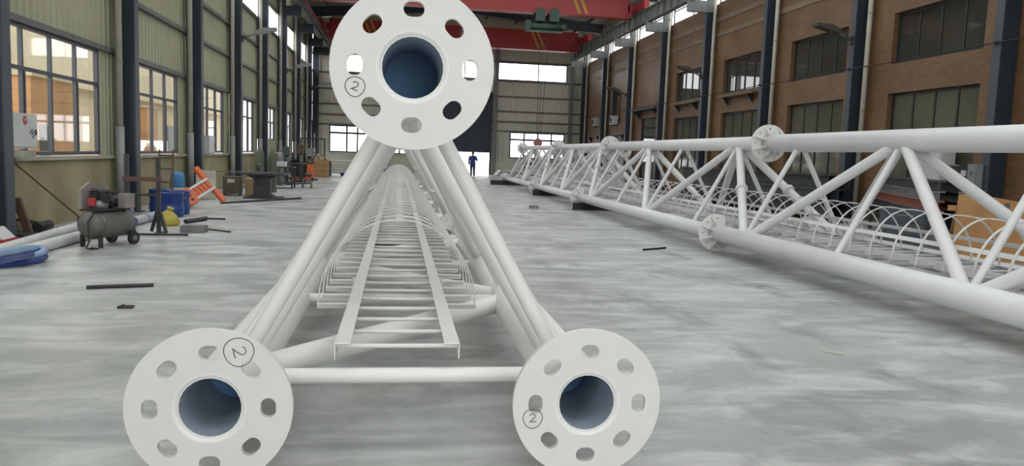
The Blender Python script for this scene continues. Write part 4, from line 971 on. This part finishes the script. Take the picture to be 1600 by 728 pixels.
for (x, y, l_, a_, m) in ((-3.2, 44.3, .9, .2, 'pale'), (-2.2, 45.4, 1.1, -.1, 'grey')):
    t = thing('crumpled_tarp', m + ' crumpled tarpaulin on the floor by the wooden crate', 'tarp', (x, y - .6, 0), rz=a_)
    vs = []; nx, ny = 10, 6
    for i in range(nx + 1):
        for j in range(ny + 1):
            e = min(i, nx - i, j, ny - j); vs.append((l_*(i/nx - .5), .6*(j/ny - .5), 0 if e == 0 else .05 + .06*abs(math.sin(i*1.7 + j*2.3))))
    MB().add(vs, [(i*(ny + 1) + j, (i + 1)*(ny + 1) + j, (i + 1)*(ny + 1) + j + 1, i*(ny + 1) + j + 1) for i in range(nx) for j in range(ny)], True).build('sheet', PAPER if m == 'pale' else GREYP, t)
    MB().path([(-l_/2, -.32, .01), (0, -.36, .01), (l_/2, -.31, .01)], .01, n=6).build('hem_rope', PAPER, t)

# loose things near the camera
def rod(px0, px1, r, m, label, name='steel_offcut'):
    a, b = at(*px0, Z=r), at(*px1, Z=r); t = thing(name, label, 'offcut', ((a.x + b.x)/2, (a.y + b.y)/2, 0)); d = (b - a)/2
    MB().cyl(Vector((0, 0, r)) - d, Vector((0, 0, r)) + d, r, n=12, caps=False).build('bar', m, t)
    for s_ in (-1, 1): MB().cyl(Vector((0, 0, r)) + d*s_*.985, Vector((0, 0, r)) + d*s_, r*1.02, n=12).build('cut_end', m, t)
rod((135, 448.5), (240, 445), .021, DKSTEEL, 'dark steel bar lying alone on the open floor')
rod((1005, 390), (1040, 387), .018, BLACK, 'short black bar lying between the two trusses')
rod((290, 346), (322, 341), .045, DKSTEEL, 'dark pipe offcut on the floor past the drums')
rod((318, 341), (352, 342), .02, DKSTEEL, 'thin dark rod on the floor past the drums')
rod((318, 357), (360, 362), .015, DKSTEEL, 'thin rod beside the small grey block')
rod((345, 317), (470, 309.5), .03, DKSTEEL, 'long dark bar in front of the pedestal table')
rod((446, 288), (486, 286), .03, DKSTEEL, 'dark bar on the floor beside the pallet jack')
rod((1285, 548.5), (1318, 554), .006, PAPER, 'small pale splinter on the floor near the long truss')
t = thing('chain_link', 'small open steel shackle on the open floor', 'shackle', tuple(at(196, 481, Z=0)))
MB().path([(-.06, -.03, .012), (-.06, .03, .012), (.02, .035, .012), (.07, .03, .012), (.07, -.03, .012), (.02, -.035, .012)], .011, closed=True).build('loop', DKSTEEL, t); MB().cyl((-.03, -.045, .02), (-.03, .045, .02), .012, n=8).build('pin', DKSTEEL, t)
def block(px_, wd, dp, ht, m, label):
    p = at(*px_, Z=0); t = thing('steel_block', label, 'block', (p.x, p.y + dp/2, 0))
    MB().box(-wd/2, wd/2, -dp/2, dp/2, 0, ht*.9).build('body', m, t); MB().box(-wd/2 + .01, wd/2 - .01, -dp/2 + .01, dp/2 - .01, ht*.9, ht).build('top_plate', STEEL, t)
block((300, 364), .42, .3, .13, STEEL, 'pale grey steel block in front of the orange frame')
block((835, 326), .28, .2, .1, STEEL, 'small grey block lying between the two trusses')
hs = thing('blue_hose', 'blue and white hose looped at the end of the long pipes', 'hose', tuple(at(40, 408, Z=0)))
q = [at(x, y, Z=z) - hs.location for x, y, z in ((-40, 419, .05), (0, 413.5, .05), (35, 410.5, .05), (60, 406, .05), (70, 401, .06), (66, 397, .08), (56, 396, .1), (44, 397, .17), (22, 402, .235), (0, 406, .26), (-40, 414, .27))]
for dz, m in ((0, BLUE), (.075, LBLUE)): MB().path([p + Vector((0, 0, dz)) for p in q], .045, n=10).build('coil', m, hs)
rx = thing('red_toolbox', 'red and white box at the foot of the near column', 'box', (-5.8, 12.1, 0))
MB().box(-.3, .2, -.2, .2, 0, .16).build('body', RED, rx); MB().prism([(-.3, .16), (.17, .16), (.02, .32), (-.3, .32)], 'y', -.19, .19).build('lid', WHITEP, rx)
sc_ = thing('scrap_heap', 'dark angle offcuts propped against the dado wall', 'scrap', (-6.2, 14.2, 0))
MB().obox((.02, -.25, .03), (-.16, -.25, .62), .12, .08, up=(0, 1, 0)).build('upright_offcut', RUST, sc_); MB().obox((.1, .3, .1), (-.15, -.15, .24), .2, .05).build('plate', DKSTEEL, sc_)
MB().box(-.15, .15, -.75, -.3, 0, .06).build('flat_plate', DKSTEEL, sc_); MB().cyl((.08, -.1, .1), (.02, .5, .1), .09, n=14).build('elbow', BLACK, sc_)
yc_ = thing('yellow_bag', 'crumpled yellow bag beside the wrapped pipe end', 'bag', tuple(at(262, 352, Z=0)))
MB().lathe((0, 0, 0), (.1, 0, 1), [(0, 0), (.0, .2), (.08, .23), (.2, .17), (.3, .06), (.32, 0)], 9).build('body', mat('yellow_film', (.42, .34, .06), .5, var=.2), yc_); MB().cyl((.03, 0, .3), (.06, 0, .36), .04, .07, n=8).build('tied_neck', MATS['yellow_film'], yc_)

# ------------------------------------------------------------------ far end
pf = thing('sheet_pile', 'low pile of pale sheets on the floor by the far gable', 'sheets', (9.2, 57.6, 0))
for k in range(4): MB().box(-1.9 + .1*k, 2.8 - .35*k, -.9, .9, .11*k, .11*k + .09).build('sheet', [PAPER, WHITEP, SILL, WHITEP][k], pf)
mc = thing('standing_machine', 'dark machine standing behind the far tip of the long truss', 'machine', (9.1, 53.0, 0))
MB().box(-.45, .35, -.4, .4, 0, .5).build('base', DKSTEEL, mc); MB().prism([(-.42, .5), (.3, .5), (.2, 1.1), (-.1, 1.3), (-.36, 1.15)], 'y', -.35, .35).build('body', BLACK, mc)
MB().box(-.34, -.16, -.12, .12, 1.2, 1.65).build('neck', BLACK, mc); MB().cyl((.28, 0, .9), (.42, 0, 1.7), .05, n=10).build('lever', BLACK, mc)
bp_ = thing('junction_box', 'small pale box on the gable post beside the shutter', 'electrical box', (7.95, 59.7, 1.4)); MB().box(-.12, .12, 0, .24, 0, .9).build('case', WHITEP, bp_); MB().box(-.1, .1, -.015, 0, .05, .85).build('door', WHITEP, bp_)

# worker walking away, seen from behind: one skinned body with clothes as children
def skin_obj(name, pts, edges, rads, m, parent, root=0, sub=2):
    me = bpy.data.meshes.new(name); me.from_pydata(pts, edges, []); o = bpy.data.objects.new(name, me); COL.objects.link(o); o.parent = parent; me.materials.append(m)
    md = o.modifiers.new('skin', 'SKIN'); md.use_smooth_shade = True
    for v, r in zip(me.skin_vertices[0].data, rads): v.radius = (r if isinstance(r, tuple) else (r, r))
    me.skin_vertices[0].data[root].use_root = True
    sb = o.modifiers.new('sub', 'SUBSURF'); sb.levels = sub; sb.render_levels = sub
    return o
SKIN = mat('skin', (.32, .19, .13), .6); SHIRT = mat('work_shirt', (.045, .065, .22), .75, var=.15, scale=8); TROU = mat('work_trousers', (.025, .032, .07), .8, var=.15); HAIR = mat('black_hair', (.012, .011, .01), .6)
wp = at(738, 275.5, Z=0)
pe = thing('person', 'person in dark blue work clothes walking away through the shutter opening', 'person', (wp.x, wp.y, 0), rz=math.radians(-8))
V = [(0, 0, .95), (0, .02, 1.12), (0, .02, 1.30), (0, .03, 1.42), (0, .03, 1.50), (0, .04, 1.60), (0, .04, 1.68),
     (-.10, 0, .90), (-.10, .14, .52), (-.10, .0, .10), (-.10, .16, .05), (.10, 0, .90), (.11, .02, .50), (.12, -.24, .14), (.12, -.10, .06),
     (-.20, .02, 1.38), (-.27, .0, 1.12), (-.26, .10, .90), (-.25, .14, .82), (.19, .02, 1.38), (.30, .05, 1.14), (.22, .24, 1.22), (.18, .30, 1.28)]
Ed = [(0, 1), (1, 2), (2, 3), (3, 4), (4, 5), (5, 6), (0, 7), (7, 8), (8, 9), (9, 10), (0, 11), (11, 12), (12, 13), (13, 14), (3, 15), (15, 16), (16, 17), (17, 18), (3, 19), (19, 20), (20, 21), (21, 22)]
Rd = [(.11, .08), (.11, .08), (.11, .08), (.10, .07), .06, .092, .085, .07, .055, .045, .045, .07, .055, .045, .045, .05, .045, .038, .042, .05, .045, .038, .042]
body = skin_obj('body', V, Ed, Rd, SKIN, pe)
def loft(mb, rings, n=20):                        # rings: (centre, half width, half depth)
    vs = [(c[0] + a*math.cos(2*PI*i/n), c[1] + b*math.sin(2*PI*i/n), c[2]) for c, a, b in rings for i in range(n)]
    k = len(rings)
    return mb.add(vs, [(q*n + i, q*n + (i + 1) % n, (q + 1)*n + (i + 1) % n, (q + 1)*n + i) for q in range(k - 1) for i in range(n)], True)
def limb(mb, pts, rs, n=14):                       # tapering sleeve or trouser leg
    mb.lathe(Vector(pts[0]) - Vector((0, 0, rs[0])), (0, 0, 1), [(0, 0), (rs[0]*.3, rs[0]*.7), (rs[0], rs[0]), (rs[0]*1.7, rs[0]*.7), (rs[0]*2, 0)], n)
    for (p, q), (r0, r1) in zip(zip(pts[:-1], pts[1:]), zip(rs[:-1], rs[1:])):
        mb.cyl(p, q, r0, r1, n=n, caps=False); mb.lathe(Vector(q) - Vector((0, 0, r1)), (0, 0, 1), [(0, 0), (r1*.3, r1*.7), (r1, r1), (r1*1.7, r1*.7), (r1*2, 0)], n)
    return mb
sh = loft(MB(), [((0, 0, .86), .195, .14), ((0, 0, .96), .2, .145), ((0, .01, 1.1), .19, .135), ((0, .02, 1.27), .215, .14), ((0, .02, 1.37), .225, .125), ((0, .03, 1.43), .16, .1), ((0, .03, 1.48), .075, .075)])
limb(sh, [V[15], V[16], (V[17][0], V[17][1], V[17][2])], [.095, .07, .055]); limb(sh, [V[19], V[20], V[21]], [.095, .07, .055])
sh.build('shirt', SHIRT, pe)
tr_ = loft(MB(), [((0, 0, .80), .175, .12), ((0, 0, .88), .19, .135), ((0, 0, .97), .18, .13)])
limb(tr_, [(-.095, 0, .86), V[8], V[9]], [.108, .085, .072]); limb(tr_, [(.095, 0, .86), V[12], V[13]], [.108, .085, .072])
tr_.build('trousers', TROU, pe)
for x in (-.088, .088): MB().lathe((x, .045, 1.62), (1 if x > 0 else -1, -.3, 0), [(0, .03), (.012, .028), (.018, .0)], 10).build('ear', SKIN, pe)
MB().lathe((0, .12, 1.61), (0, 1, -.2), [(0, .022), (.025, .014), (.03, 0)], 8).build('nose', SKIN, pe)
for x in (-.032, .032): MB().lathe((x, .112, 1.64), (0, 1, 0), [(0, .012), (.008, .01), (.011, 0)], 8).build('eye', HAIR, pe)
MB().box(-.022, .022, .112, .122, 1.565, 1.572).build('mouth', mat('lips', (.25, .1, .08), .5), pe)
MB().lathe((0, .03, 1.585), (0, .05, 1), [(0, .075), (.03, .096), (.08, .104), (.13, .085), (.16, .04), (.165, 0)], 16).build('hair', HAIR, pe)
for x, y, z, a in ((-.10, .06, 0, 0), (.12, -.16, .035, .35)): MB().obox((x, y - .1, z + .04), (x, y + .17, z + .04 - a*.05), .1, .08).build('shoe', BLACK, pe)
# hands: palm with five fingers each
for hx_, hy_, hz_, dx_, dz_ in ((-.25, .14, .80, 0, -1), (.17, .31, 1.30, 0, 1)):
    hd = MB().obox((hx_, hy_, hz_), (hx_, hy_ + .01, hz_ + dz_*.08), .03, .075, up=(0, 1, 0)).build('hand', SKIN, pe)
    for k in range(4): MB().cyl((hx_, hy_ - .03 + .02*k, hz_ + dz_*.07), (hx_ + .015, hy_ - .03 + .02*k, hz_ + dz_*(.135 + .012*(k % 3))), .009, .007, n=6).build('finger', SKIN, hd)
    MB().cyl((hx_, hy_ + .03, hz_ + dz_*.02), (hx_ + .01, hy_ + .065, hz_ + dz_*.07), .01, .008, n=6).build('thumb', SKIN, hd)
